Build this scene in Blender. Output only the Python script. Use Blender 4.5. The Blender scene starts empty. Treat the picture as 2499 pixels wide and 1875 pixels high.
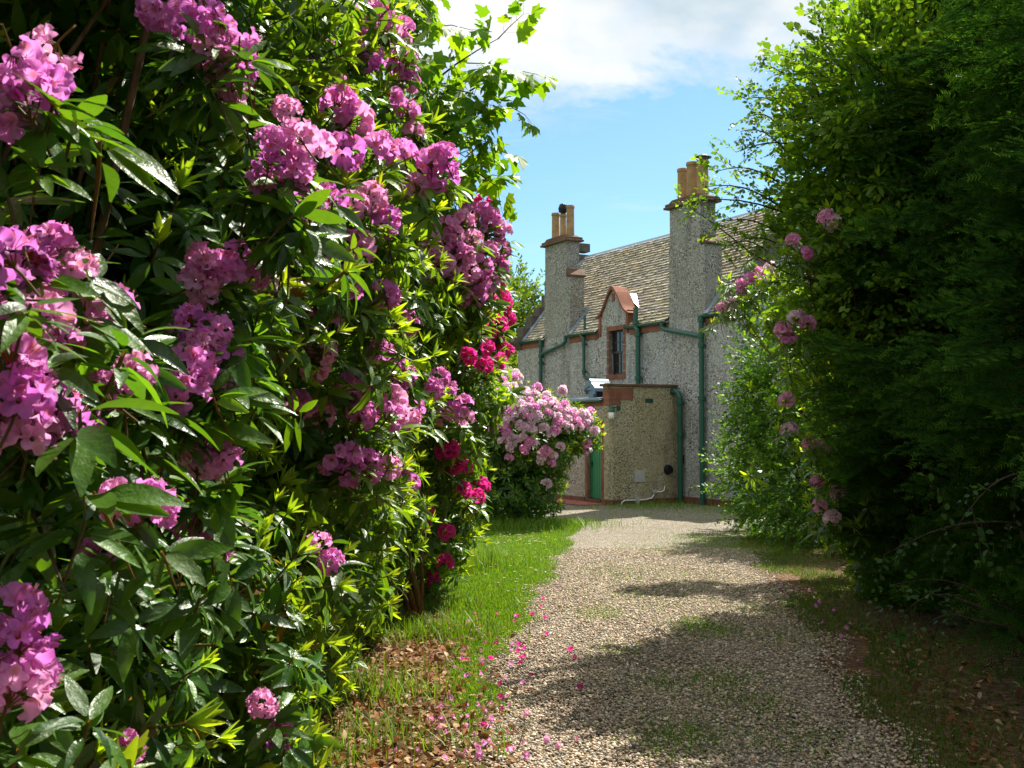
import bpy, math, random
import numpy as np
from mathutils import Vector
rng = np.random.default_rng(7)
random.seed(7)
sc = bpy.context.scene
COL = sc.collection
R = math.radians

# ------------------------------------------------------------------ camera, light, sky
F_PX, CX, CY, PITCH, EYE = 2600.0, 1249.5, 937.5, R(2.36), 1.75
cam_d = bpy.data.cameras.new('camera')
cam_d.sensor_width = 36.0
cam_d.lens = 36.0 * F_PX / 2499.0
cam_d.clip_end = 2000
cam_d.dof.use_dof = True
cam_d.dof.focus_distance = 11.0
cam_d.dof.aperture_fstop = 13.0
cam = bpy.data.objects.new('camera', cam_d)
cam.location = (0, 0, EYE)
cam.rotation_euler = (R(90) + PITCH, 0, 0)
COL.objects.link(cam)
sc.camera = cam

SUN_AZ, SUN_EL = R(35), R(53)
SUN = np.array([math.cos(SUN_EL) * math.sin(SUN_AZ), math.cos(SUN_EL) * math.cos(SUN_AZ), math.sin(SUN_EL)])
sl = bpy.data.lights.new('sun', 'SUN')
sl.energy = 5.0
sl.angle = R(0.5)
sl.color = (1.0, 0.94, 0.83)
so = bpy.data.objects.new('sun', sl)
so.rotation_euler = Vector(-SUN).to_track_quat('-Z', 'Y').to_euler()
so.location = (20, 10, 30)
COL.objects.link(so)

sc.view_settings.view_transform = 'Standard'
sc.view_settings.look = 'None'
sc.view_settings.gamma = 1.0
sc.view_settings.exposure = 1.1
sc.cycles.use_denoising = True
sc.cycles.max_bounces = 7
sc.cycles.diffuse_bounces = 3
sc.cycles.glossy_bounces = 2
sc.cycles.transmission_bounces = 4
sc.cycles.transparent_max_bounces = 4
sc.cycles.caustics_reflective = False
sc.cycles.caustics_refractive = False


class NT:
    """small helper for node trees"""
    def __init__(s, tree):
        s.t = tree
        s.n = tree.nodes
        s.l = tree.links

    def add(s, kind, **kw):
        n = s.n.new(kind)
        for k, v in kw.items():
            setattr(n, k, v)
        return n

    def put(s, sock, v):
        if isinstance(v, bpy.types.NodeSocket):
            s.l.new(v, sock)
        elif v is not None:
            if sock.type == 'RGBA' and len(v) == 3:
                v = (*v, 1)
            sock.default_value = v

    def math(s, op, a, b=None, c=None, clamp=False):
        n = s.add('ShaderNodeMath', operation=op, use_clamp=clamp)
        for i, v in enumerate((a, b, c)):
            if v is not None:
                s.put(n.inputs[i], v)
        return n.outputs[0]

    def noise(s, vec, scale, detail=4, rough=0.55, dist=0.0):
        n = s.add('ShaderNodeTexNoise')
        s.put(n.inputs['Vector'], vec)
        n.inputs['Scale'].default_value = scale
        n.inputs['Detail'].default_value = detail
        n.inputs['Roughness'].default_value = rough
        n.inputs['Distortion'].default_value = dist
        return n.outputs['Fac']

    def voro(s, vec, scale, feature='F1', rand=1.0):
        n = s.add('ShaderNodeTexVoronoi', feature=feature)
        s.put(n.inputs['Vector'], vec)
        n.inputs['Scale'].default_value = scale
        n.inputs['Randomness'].default_value = rand
        return n

    def ramp(s, fac, stops, interp='LINEAR'):
        n = s.add('ShaderNodeValToRGB')
        cr = n.color_ramp
        cr.interpolation = interp
        while len(cr.elements) > 1:
            cr.elements.remove(cr.elements[-1])
        for i, (p, c) in enumerate(stops):
            e = cr.elements[0] if i == 0 else cr.elements.new(p)
            e.position = p
            if isinstance(c, (int, float)):
                c = (c, c, c)
            e.color = (*c[:3], 1)
        s.put(n.inputs[0], fac)
        return n.outputs[0]

    def mix(s, fac, a, b, mode='MIX'):
        n = s.add('ShaderNodeMix', data_type='RGBA', blend_type=mode)
        s.put(n.inputs[0], fac)
        s.put(n.inputs[6], a)
        s.put(n.inputs[7], b)
        return n.outputs[2]

    def bump(s, h, strength, dist):
        n = s.add('ShaderNodeBump')
        n.inputs['Strength'].default_value = strength
        n.inputs['Distance'].default_value = dist
        s.put(n.inputs['Height'], h)
        return n.outputs[0]

    def coords(s, which='Object'):
        return s.add('ShaderNodeTexCoord').outputs[which]

    def mapping(s, vec, scale=(1, 1, 1), rot=(0, 0, 0), loc=(0, 0, 0)):
        n = s.add('ShaderNodeMapping')
        s.put(n.inputs[0], vec)
        n.inputs['Scale'].default_value = scale
        n.inputs['Rotation'].default_value = rot
        n.inputs['Location'].default_value = loc
        return n.outputs[0]


def new_mat(name):
    m = bpy.data.materials.new(name)
    m.use_nodes = True
    m.node_tree.nodes.clear()
    nt = NT(m.node_tree)
    out = nt.add('ShaderNodeOutputMaterial')
    return m, nt, out


def principled(nt, out, color, rough=0.6, normal=None, spec=0.4, metal=0.0):
    b = nt.add('ShaderNodeBsdfPrincipled')
    nt.put(b.inputs['Base Color'], color)
    nt.put(b.inputs['Roughness'], rough)
    nt.put(b.inputs['Specular IOR Level'], spec)
    nt.put(b.inputs['Metallic'], metal)
    if normal is not None:
        nt.put(b.inputs['Normal'], normal)
    if out is not None:
        nt.l.new(b.outputs[0], out.inputs[0])
    return b


def simple(name, color, rough=0.6, spec=0.4, metal=0.0, var=0.25, vscale=6.0, bump=0.0, bscale=40.0):
    m, nt, out = new_mat(name)
    co = nt.coords()
    f = nt.noise(co, vscale, 5, 0.6)
    c = nt.mix(f, tuple(x * (1 - var) for x in color), tuple(min(1, x * (1 + var)) for x in color))
    nrm = None
    if bump:
        nrm = nt.bump(nt.noise(co, bscale, 4), bump, 0.02)
    principled(nt, out, c, rough, nrm, spec, metal)
    return m


def leafy(name, trans=0.4, rough=0.38, spec=0.5, tint=(1.25, 1.35, 0.6), vein=False, sat=1.0):
    """leaf or petal: colour from the per-leaf attribute, light passes through"""
    m, nt, out = new_mat(name)
    a = nt.add('ShaderNodeAttribute', attribute_name='Col')
    col = a.outputs['Color']
    nf = nt.noise(nt.coords(), 55, 3)
    col = nt.mix(0.5, col, nt.mix(nf, (0.55, 0.55, 0.55), (1.4, 1.4, 1.4)), 'MULTIPLY') if vein else col
    nrm = nt.bump(nf, 0.5, 0.008) if vein else None
    if vein:
        sp = nt.ramp(nt.noise(nt.mapping(nt.coords(), loc=(3, 1, 2)), 26, 4, 0.7), [(0.66, 0.0), (0.74, 1.0)])
        col = nt.mix(nt.math('MULTIPLY', sp, 0.6), col, (0.12, 0.07, 0.02))
        rough = nt.ramp(nt.noise(nt.coords(), 9, 4), [(0.35, rough * 0.85), (0.65, rough * 1.7)])
    p = principled(nt, None, col, rough, nrm, spec)
    t = nt.add('ShaderNodeBsdfTranslucent')
    nt.put(t.inputs[0], nt.mix(1.0, col, tint, 'MULTIPLY'))
    mx = nt.add('ShaderNodeMixShader')
    mx.inputs[0].default_value = trans
    nt.l.new(p.outputs[0], mx.inputs[1])
    nt.l.new(t.outputs[0], mx.inputs[2])
    nt.l.new(mx.outputs[0], out.inputs[0])
    return m


# world: clear Nishita sky with fair-weather cloud
w = bpy.data.worlds.new('World')
sc.world = w
w.use_nodes = True
w.node_tree.nodes.clear()
nt = NT(w.node_tree)
wo = nt.add('ShaderNodeOutputWorld')
bg = nt.add('ShaderNodeBackground')
bg.inputs['Strength'].default_value = 0.078
nt.l.new(bg.outputs[0], wo.inputs[0])
sky = nt.add('ShaderNodeTexSky', sky_type='NISHITA')
sky.sun_disc = False
sky.sun_elevation = SUN_EL
sky.sun_rotation = SUN_AZ
sky.altitude = 100
sky.air_density = 1.0
sky.dust_density = 0.6
sky.ozone_density = 2.2
gen = nt.coords('Generated')
sep = nt.add('ShaderNodeSeparateXYZ')
nt.l.new(gen, sep.inputs[0])
yy = nt.math('MAXIMUM', sep.outputs[1], 0.12)
u_ = nt.math('DIVIDE', sep.outputs[0], yy)
v_ = nt.math('DIVIDE', sep.outputs[2], yy)
cmb = nt.add('ShaderNodeCombineXYZ')
nt.put(cmb.inputs[0], u_)
nt.put(cmb.inputs[1], nt.math('MULTIPLY', v_, 1.5))
cv = cmb.outputs[0]
n1 = nt.noise(cv, 5.5, 9, 0.6, 0.35)
n2 = nt.noise(cv, 22.0, 6, 0.6, 0.4)
edge = nt.math('MULTIPLY', nt.math('SUBTRACT', n1, 0.5), 0.27)
edge2 = nt.math('MULTIPLY', nt.math('SUBTRACT', n2, 0.5), 0.07)
base = nt.math('SUBTRACT', v_, nt.math('MULTIPLY', nt.math('MAXIMUM', nt.math('SUBTRACT', u_, 0.16), 0.0), 0.55))
lvl = nt.math('ADD', nt.math('ADD', nt.math('SUBTRACT', base, 0.298), edge), edge2)
mask = nt.ramp(lvl, [(0.0, 0.0), (0.012, 0.25), (0.045, 0.8), (0.1, 1.0)])
shade = nt.ramp(nt.noise(nt.mapping(cv, loc=(0.35, 0.1, 0)), 4.6, 5, 0.5, 0.2),
                [(0.34, (3.8, 4.6, 5.1)), (0.46, (5.4, 5.7, 5.8)), (0.58, (6.4, 6.4, 6.3))])
wisp = nt.math('MULTIPLY', nt.ramp(nt.noise(nt.mapping(cv, scale=(1, 2.6, 1)), 7.0, 8, 0.65, 0.5), [(0.56, 0.0), (0.8, 1.0)]), 0.35)
mask = nt.math('MAXIMUM', mask, wisp)
tinted = nt.mix(1.0, sky.outputs[0], (0.74, 0.97, 1.03), 'MULTIPLY')
nt.put(bg.inputs[0], nt.mix(mask, tinted, shade))

# ------------------------------------------------------------------ mesh helpers


def tag(o, label=None, cat=None, group=None, kind=None):
    if label:
        o['label'] = label
    if cat:
        o['category'] = cat
    if group:
        o['group'] = group
    if kind:
        o['kind'] = kind
    return o


def empty(name, loc=(0, 0, 0), rz=0.0):
    o = bpy.data.objects.new(name, None)
    o.location = loc
    o.rotation_euler = (0, 0, rz)
    o.empty_display_size = 0.3
    COL.objects.link(o)
    return o


def mesh_np(name, V, FL, C=None, smooth=True):
    """V (n,3); FL list of (m,k) index arrays; C (n,3) colours"""
    me = bpy.data.meshes.new(name)
    V = np.asarray(V, dtype=np.float32)
    FL = [np.asarray(f, dtype=np.int32) for f in FL if len(f)]
    me.vertices.add(len(V))
    me.vertices.foreach_set('co', V.ravel())
    loops = np.concatenate([f.ravel() for f in FL])
    tot = np.concatenate([np.full(len(f), f.shape[1], dtype=np.int32) for f in FL])
    start = np.concatenate([[0], np.cumsum(tot)[:-1]]).astype(np.int32)
    me.loops.add(len(loops))
    me.loops.foreach_set('vertex_index', loops)
    me.polygons.add(len(tot))
    me.polygons.foreach_set('loop_start', start)
    me.polygons.foreach_set('loop_total', tot)
    me.polygons.foreach_set('use_smooth', np.full(len(tot), smooth, dtype=bool))
    if C is not None:
        at = me.attributes.new('Col', 'FLOAT_COLOR', 'POINT')
        C4 = np.ones((len(V), 4), dtype=np.float32)
        C4[:, :3] = C
        at.data.foreach_set('color', C4.ravel())
    me.update(calc_edges=True)
    return me


def obj(name, me, mat, parent=None, loc=None):
    o = bpy.data.objects.new(name, me)
    if mat is not None and len(me.materials) == 0:
        me.materials.append(mat)
    COL.objects.link(o)
    if parent is not None:
        o.parent = parent
    if loc is not None:
        o.location = loc
    return o


class MB:
    """collects boxes, prisms, tubes and lathes into ONE mesh"""
    def __init__(s):
        s.v = []
        s.f = []
        s.c = []

    def add(s, vs, fs, col=None):
        o = len(s.v)
        s.v += [tuple(p) for p in vs]
        s.f += [tuple(i + o for i in f) for f in fs]
        if col is not None:
            s.c += [col] * len(vs)

    def box(s, x0, x1, y0, y1, z0, z1, col=None):
        vs = [(x, y, z) for z in (z0, z1) for y in (y0, y1) for x in (x0, x1)]
        s.add(vs, [(0, 2, 3, 1), (4, 5, 7, 6), (0, 1, 5, 4), (2, 6, 7, 3), (0, 4, 6, 2), (1, 3, 7, 5)], col)

    def prism(s, poly, a0, a1, axis='y', col=None):
        """poly in the two other axes: axis y -> (x,z), axis x -> (y,z), axis z -> (x,y)"""
        def P(p, a):
            return (p[0], a, p[1]) if axis == 'y' else (a, p[0], p[1]) if axis == 'x' else (p[0], p[1], a)
        n = len(poly)
        vs = [P(p, a0) for p in poly] + [P(p, a1) for p in poly]
        fs = [tuple(range(n)), tuple(range(2 * n - 1, n - 1, -1))]
        fs += [(i, i + n, (i + 1) % n + n, (i + 1) % n) for i in range(n)]
        s.add(vs, fs, col)

    def tube(s, pts, r, n=8, cap=True, col=None):
        pts = [np.array(p, float) for p in pts]
        rs = r if isinstance(r, (list, tuple, np.ndarray)) else [r] * len(pts)
        vs, fs = [], []
        ref = None
        for i, p in enumerate(pts):
            d = pts[min(i + 1, len(pts) - 1)] - pts[max(i - 1, 0)]
            d = d / (np.linalg.norm(d) + 1e-9)
            if ref is None:
                ref = np.array([0, 0, 1.0]) if abs(d[2]) < 0.9 else np.array([1.0, 0, 0])
            a = np.cross(d, ref)
            a /= np.linalg.norm(a) + 1e-9
            b = np.cross(a, d)
            ref = b
            for k in range(n):
                t = 2 * math.pi * k / n
                vs.append(p + rs[i] * (math.cos(t) * a + math.sin(t) * b))
        for i in range(len(pts) - 1):
            for k in range(n):
                fs.append((i * n + k, i * n + (k + 1) % n, (i + 1) * n + (k + 1) % n, (i + 1) * n + k))
        if cap:
            fs.append(tuple(range(n - 1, -1, -1)))
            fs.append(tuple((len(pts) - 1) * n + k for k in range(n)))
        s.add(vs, fs, col)

    def lathe(s, prof, cx, cy, n=16, col=None):
        vs, fs = [], []
        for (r, z) in prof:
            for k in range(n):
                t = 2 * math.pi * k / n
                vs.append((cx + r * math.cos(t), cy + r * math.sin(t), z))
        for i in range(len(prof) - 1):
            for k in range(n):
                fs.append((i * n + k, i * n + (k + 1) % n, (i + 1) * n + (k + 1) % n, (i + 1) * n + k))
        fs.append(tuple(range(n - 1, -1, -1)))
        fs.append(tuple((len(prof) - 1) * n + k for k in range(n)))
        s.add(vs, fs, col)

    def mesh(s, name, smooth=False):
        me = bpy.data.meshes.new(name)
        me.from_pydata(s.v, [], s.f)
        if s.c and len(s.c) == len(s.v):
            at = me.attributes.new('Col', 'FLOAT_COLOR', 'POINT')
            at.data.foreach_set('color', np.array([(*c, 1) for c in s.c], dtype=np.float32).ravel())
        if smooth:
            me.polygons.foreach_set('use_smooth', np.ones(len(me.polygons), dtype=bool))
        me.update()
        return me

    def build(s, name, mat, parent=None, smooth=False, bevel=0.0):
        o = obj(name, s.mesh(name, smooth), mat, parent)
        if bevel:
            b = o.modifiers.new('bevel', 'BEVEL')
            b.width = bevel
            b.segments = 2
            b.limit_method = 'ANGLE'
        return o


def norm(a):
    return a / (np.linalg.norm(a, axis=-1, keepdims=True) + 1e-9)


def frames(d, up=None, spin=None):
    """rotation matrices (N,3,3) whose columns are x,y,z with z along d (up=None) or x along d with z near up"""
    d = norm(np.asarray(d, float))
    N = len(d)
    if up is None:
        ref = np.tile([0.0, 0.0, 1.0], (N, 1))
        ref[np.abs(d[:, 2]) > 0.95] = [1.0, 0, 0]
        a = norm(np.cross(ref, d))
        b = np.cross(d, a)
        if spin is None:
            spin = rng.uniform(0, 2 * math.pi, N)
        c, s_ = np.cos(spin)[:, None], np.sin(spin)[:, None]
        return np.stack([a * c + b * s_, b * c - a * s_, d], axis=2)
    up = np.broadcast_to(np.asarray(up, float), d.shape)
    y = norm(np.cross(up, d))
    z = np.cross(d, y)
    return np.stack([d, y, z], axis=2)


def inst(proto, Rm, S, P, tint=None):
    """copies of proto=(V,F,C) placed by rotation, scale, position -> (V,F,C)"""
    pv, pf, pc = proto
    N, n = len(P), len(pv)
    S = np.asarray(S, float).reshape(N, 1, -1)
    V = np.einsum('nij,nkj->nki', Rm, pv[None] * S) + P[:, None, :]
    F = (pf[None] + (np.arange(N) * n)[:, None, None]).reshape(-1, pf.shape[1])
    C = np.tile(pc[None], (N, 1, 1))
    if tint is not None:
        C = C * tint[:, None, :]
    return V.reshape(-1, 3), F, C.reshape(-1, 3)


def merge(parts):
    vs, fs, cs, o = [], [], [], 0
    for V, F, C in parts:
        if len(V) == 0:
            continue
        vs.append(V)
        fs.append(F + o)
        cs.append(C)
        o += len(V)
    byk = {}
    for f in fs:
        byk.setdefault(f.shape[1], []).append(f)
    return np.concatenate(vs), [np.concatenate(x) for x in byk.values()], np.concatenate(cs)


# ------------------------------------------------------------------ pixel helpers (2212 x 1660 view of the photograph)
SCL = 2499.0 / 2212.0


def ray(px, py):
    a = (px * SCL - CX) / F_PX
    b = -(py * SCL - CY) / F_PX
    return np.array([a, math.cos(PITCH) - b * math.sin(PITCH), math.sin(PITCH) + b * math.cos(PITCH)])


def at(px, py, Y):
    d = ray(px, py)
    return np.array([0, 0, EYE]) + d * (Y / d[1])


def ground_at(px, py):
    d = ray(px, py)
    return np.array([0, 0, EYE]) + d * (-EYE / d[2])


# ------------------------------------------------------------------ ground
def interp(tab, y):
    return np.interp(y, [t[0] for t in tab], [t[1] for t in tab])


XL = [(-6, -0.6), (4, -0.32), (5.5, -0.3), (7.67, -0.19), (9.96, .1), (13.2, .48), (15.5, .78), (17.9, 1.05), (19.6, 1.2), (20.6, 0.9), (21.6, -1.2), (22.5, -4.5), (30, -5)]
XR = [(-6, 1.5), (4, 1.9), (5.6, 2.06), (8.5, 2.5), (11.7, 2.95), (14, 3.25), (16.4, 3.66), (19, 4.1), (20.5, 4.8), (22, 7.0), (24, 10), (30, 10)]


def wob(y, k):
    return 0.07 * np.sin(y * 2.1 + k) + 0.05 * np.sin(y * 4.7 + 2.3 * k) + 0.03 * np.sin(y * 9.1 + k)


# soil and grass base sheet
m_ground, nt, out = new_mat('meadow')
co = nt.coords()
a = nt.noise(co, 0.35, 5)
b = nt.noise(co, 9.0, 6)
c = nt.mix(b, (0.030, 0.055, 0.012), (0.085, 0.13, 0.03))
c = nt.mix(nt.ramp(a, [(0.45, 0.0), (0.6, 1.0)]), c, (0.07, 0.10, 0.025))
principled(nt, out, c, 0.9, nt.bump(nt.noise(co, 30, 5), 0.8, 0.05), 0.15)
bm = MB()
bm.add([(-500, -200, -.008), (500, -200, -.008), (500, 900, -.008), (-500, 900, -.008)], [(0, 1, 2, 3)])
tag(bm.build('ground', m_ground), kind='structure')

# gravel drive
m_grav, nt, out = new_mat('gravel')
co = nt.coords()
v1 = nt.voro(co, 52.0)
sx = nt.add('ShaderNodeSeparateXYZ')
nt.l.new(v1.outputs['Color'], sx.inputs[0])
pcol = nt.ramp(sx.outputs[0], [(0.0, (.17, .135, .09)), (0.25, (.41, .34, .245)), (0.5, (.52, .45, .335)), (0.72, (.46, .36, .26)), (0.9, (.62, .57, .47)), (1.0, (.74, .70, .60))])
gap = nt.ramp(v1.outputs['Distance'], [(0.0, 1.0), (0.36, 0.92), (0.62, 0.3)])
c = nt.mix(1.0, pcol, gap, 'MULTIPLY')
dirt = nt.ramp(nt.noise(co, 1.1, 5, 0.6, 0.3), [(0.52, 0.0), (0.66, 1.0)])
c = nt.mix(nt.math('MULTIPLY', dirt, 0.45), c, (.16, .15, .06))
h = nt.math('SUBTRACT', 1.0, v1.outputs['Distance'])
principled(nt, out, c, 0.75, nt.bump(h, 1.0, 0.03), 0.3)
ys = np.concatenate([np.arange(-6, 22, 0.25), np.arange(22, 24.6, 0.25)])
xl, xr = interp(XL, ys) + wob(ys, 0), interp(XR, ys) + wob(ys, 2)
NX = 14
V = [(xl[i] + (xr[i] - xl[i]) * k / NX, ys[i], 0.0 + (0.008 + 0.006 * math.sin(2.0 * ys[i] + k) if 0 < k < NX else -0.004)) for i in range(len(ys)) for k in range(NX + 1)]
Fq = [(i * (NX + 1) + k, i * (NX + 1) + k + 1, (i + 1) * (NX + 1) + k + 1, (i + 1) * (NX + 1) + k) for i in range(len(ys) - 1) for k in range(NX)]
# courtyard behind runs right up to the house walls
tag(obj('gravel_drive', mesh_np('gravel_drive', V, [Fq]), m_grav), kind='structure')
bm = MB()
bm.add([(-5.0, 24.55, -.003), (10.0, 24.55, -.003), (10, 34, -.003), (-5, 34, -.003)], [(0, 1, 2, 3)])
tag(bm.build('courtyard', m_grav), kind='structure')

# bare soil and leaf mould under the bushes beside the drive
m_soil, nt, out = new_mat('leaf_mould')
co = nt.coords()
v2 = nt.voro(co, 30.0)
sx = nt.add('ShaderNodeSeparateXYZ')
nt.l.new(v2.outputs['Color'], sx.inputs[0])
c = nt.ramp(sx.outputs[0], [(0, (.06, .03, .015)), (.4, (.15, .075, .035)), (.7, (.23, .125, .06)), (1, (.36, .24, .13))])
principled(nt, out, nt.mix(nt.noise(co, 5, 5), c, (.10, .055, .028)), 0.9, nt.bump(v2.outputs['Distance'], 1.0, 0.03), 0.15)
ys = np.arange(-4, 14.01, 0.5)
V, Fq = [], []
for i, y in enumerate(ys):
    xe = float(interp(XL, y) + wob(y, 0)) + (0.45 if y < 7.2 else 0.06)
    if y > 7.2:
        xe = min(xe, float(np.interp(y, [7.2, 8, 9.5, 11, 14], [-.1, -.45, -.55, -.7, -1.2])))
    for k, x in enumerate((-6.0, -2.5, -1.2, xe)):
        V.append((x, y, .001 if k == 3 else .003))
for i in range(len(ys) - 1):
    for k in range(3):
        Fq.append((i * 4 + k, i * 4 + k + 1, i * 4 + k + 5, i * 4 + k + 4))
V = np.array(V)
V[:, 2] += 0.006
tag(obj('soil_bed', mesh_np('soil_bed', V, [np.array(Fq)]), m_soil), kind='structure')
ys = np.arange(3, 17.01, 0.5)
V = []
for y in ys:
    x0 = float(interp(XR, y) + wob(y, 2))
    V += [(x0 - .12, y, .007), (x0 + .55, y, .010), (x0 + 5, y, .010)]
Fq = [(i * 3 + k, i * 3 + k + 1, i * 3 + k + 4, i * 3 + k + 3) for i in range(len(ys) - 1) for k in range(2)]
tag(obj('soil_verge', mesh_np('soil_verge', V, [Fq]), m_soil), kind='structure')

# ------------------------------------------------------------------ house (local frame: x along the wall towards the camera, y back into the house)
HOUSE = empty('stone_house', (3.885, 25.09, 0), math.atan2(-.883, .469))
tag(HOUSE, 'old pebble-dashed stone house with slate roof, two tall chimney stacks and green downpipes', 'house')


def roughcast(name, mortar, light, dark, stain=(.30, .26, .13), stain_amt=0.25, peb=30.0):
    m, nt, out = new_mat(name)
    co = nt.coords()
    v1 = nt.voro(co, peb)
    v2 = nt.voro(nt.mapping(co, loc=(3.1, 1.7, 2.2)), peb * 1.7)
    s1 = nt.add('ShaderNodeSeparateXYZ')
    nt.l.new(v1.outputs['Color'], s1.inputs[0])
    s2 = nt.add('ShaderNodeSeparateXYZ')
    nt.l.new(v2.outputs['Color'], s2.inputs[0])
    c = nt.mix(nt.noise(co, 2.2, 6, 0.65), tuple(x * .72 for x in mortar), tuple(x * 1.2 for x in mortar))
    in1 = nt.ramp(v1.outputs['Distance'], [(0.34, 1.0), (0.5, 0.0)])
    in2 = nt.ramp(v2.outputs['Distance'], [(0.32, 1.0), (0.48, 0.0)])
    # patches where the cement still covers the stones, patches where they stand clear
    worn = nt.ramp(nt.noise(nt.mapping(co, loc=(5, 0, 1)), 1.5, 5, 0.6), [(0.38, 0.25), (0.62, 1.0)])
    pc1 = nt.ramp(s1.outputs[0], [(0.0, dark), (0.3, tuple(x * .55 for x in mortar)), (0.48, mortar), (0.62, light), (1.0, tuple(min(.9, x * 1.3) for x in light))], 'CONSTANT')
    pc2 = nt.ramp(s2.outputs[0], [(0.0, dark), (0.4, mortar), (0.8, light)], 'CONSTANT')
    c = nt.mix(nt.math('MULTIPLY', in2, nt.math('MULTIPLY', worn, .6)), c, pc2)
    c = nt.mix(nt.math('MULTIPLY', in1, worn), c, pc1)
    st = nt.ramp(nt.noise(nt.mapping(co, scale=(1.6, 1.6, .5)), 1.3, 6, 0.6), [(0.45, 0.0), (0.7, 1.0)])
    c = nt.mix(nt.math('MULTIPLY', st, stain_amt), c, stain)
    grime = nt.ramp(nt.noise(nt.mapping(co, scale=(3.0, 3.0, .45), loc=(2, 7, 1)), 1.4, 6, 0.62), [(0.52, 0.0), (0.72, 1.0)])
    c = nt.mix(nt.math('MULTIPLY', grime, .65), c, tuple(x * .32 for x in mortar))
    hgt = nt.math('ADD', nt.math('MULTIPLY', in1, worn), nt.math('MULTIPLY', in2, .5))
    principled(nt, out, c, 0.72, nt.bump(hgt, 1.0, 0.035), 0.35)
    return m


m_wall = roughcast('roughcast_grey', (.47, .475, .455), (.95, .95, .94), (.035, .035, .033), (.44, .37, .24), .3, 22)
m_wall2 = roughcast('roughcast_ochre', (.52, .44, .28), (.88, .84, .72), (.08, .065, .04), (.36, .29, .11), .5, 27)
m_stack = roughcast('roughcast_sooty', (.38, .38, .34), (.90, .90, .88), (.04, .04, .036), (.26, .22, .13), .35, 25)


def stone(name, col, joints=0.0):
    m, nt, out = new_mat(name)
    co = nt.coords()
    n = nt.noise(co, 3.5, 7, 0.65)
    c = nt.ramp(n, [(.3, tuple(x * .55 for x in col)), (.5, col), (.72, tuple(min(1, x * 1.35) for x in col))])
    sp = nt.ramp(nt.noise(co, 26, 4, 0.7), [(.56, 0.0), (.68, 1.0)])
    c = nt.mix(nt.math('MULTIPLY', sp, .5), c, tuple(x * .4 for x in col))
    nrm = nt.bump(nt.noise(co, 40, 6, .7), .5, .01)
    principled(nt, out, c, .85, nrm, .2)
    return m


m_sand = stone('red_sandstone', (.23, .095, .06))
m_sand_dk = stone('weathered_sandstone', (.13, .075, .05))
m_plinth = stone('plinth_stone', (.15, .065, .045))
m_step = stone('gable_step_stone', (.12, .105, .09))
m_cap = stone('cap_stone', (.15, .095, .065))
m_green = simple('green_paint', (.010, .080, .055), .38, .5, var=.3, vscale=9, bump=.15)
m_door = simple('door_paint', (.006, .16, .05), .42, .5, var=.2, vscale=8)
m_lead = simple('lead_sheet', (.30, .36, .44), .45, .5, .35, var=.3)
m_pot = stone('clay_pot', (.36, .235, .12))
m_dark = simple('dark_metal', (.02, .022, .026), .45, .5, .6)
m_brown = simple('brown_paint', (.035, .018, .014), .4, .5)
m_grey = simple('grey_plastic', (.42, .40, .37), .6)
m_white = simple('white_paint', (.75, .74, .70), .5)
m_hood = simple('painted_zinc', (.13, .21, .29), .45, .5, .15)

m_glass, nt, out = new_mat('window_glass')
principled(nt, out, (.012, .014, .013), .02, None, 1.0)

L0, L1, BACK, EAVE, PITCHK, RIDGE_Y = -7.9, 2.1, 4.4, 4.3, 1.23, 2.2
RZ = EAVE + PITCHK * RIDGE_Y
# main wall with the window opening
WX0, WX1, WZ0, WZ1 = -2.90, -2.24, 3.12, 4.26
b = MB()
b.box(L0, WX0, 0, .32, 0, EAVE)
b.box(WX1, L1, 0, .32, 0, EAVE)
b.box(WX0, WX1, 0, .32, 0, WZ0)
b.box(WX0, WX1, .001, .32, WZ1, EAVE)
b.build('wall', m_wall, HOUSE)
b = MB()
b.box(L0, L1, BACK - .32, BACK, 0, EAVE)
b.build('rear_wall', m_wall, HOUSE)


def gable(x0, x1):
    g = MB()
    g.prism([(.325, 0), (BACK - .325, 0), (BACK - .325, EAVE), (BACK - .002, EAVE + .0), (RIDGE_Y, RZ + .04), (.002, EAVE + .0), (.325, EAVE)], x0, x1, 'x')
    go = g.build('gable_wall', m_wall, HOUSE)
    s = MB()
    n = 8
    for i in range(n):
        y0, y1 = i * RIDGE_Y / n, (i + 1) * RIDGE_Y / n
        z0 = EAVE + PITCHK * y0 + .004
        z1 = EAVE + PITCHK * y1 + .12 + .03 * math.sin(i * 2.3)
        s.box(x0 - .03, x1 + .02, y0 + .001, y1, z0, z1)
        s.box(x0 - .03, x1 + .02, BACK - y1, BACK - y0 - .001, z0, z1)
    s.box(x0 - .031, x1 + .021, RIDGE_Y - .18, RIDGE_Y + .18, RZ + .2, RZ + .46)
    # the rounded skewputt at the foot of the slope
    s.prism([(-.16 + .16 * math.cos(t), EAVE + .02 + .17 * math.sin(t)) for t in np.linspace(math.pi, math.pi / 2, 6)] + [(.0, EAVE + .19), (.0, EAVE - .22), (-.06, EAVE - .2)], x0 - .03, x1 + .02, 'x')
    s.build('crow_steps', m_step, go, bevel=.012)


gable(L0, L0 + .3)
gable(L1 - .3, L1)

b = MB()
b.box(.025, L1 + .025, -.035, 0, 0, .16)
b.build('plinth', m_plinth, HOUSE, bevel=.01)

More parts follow.
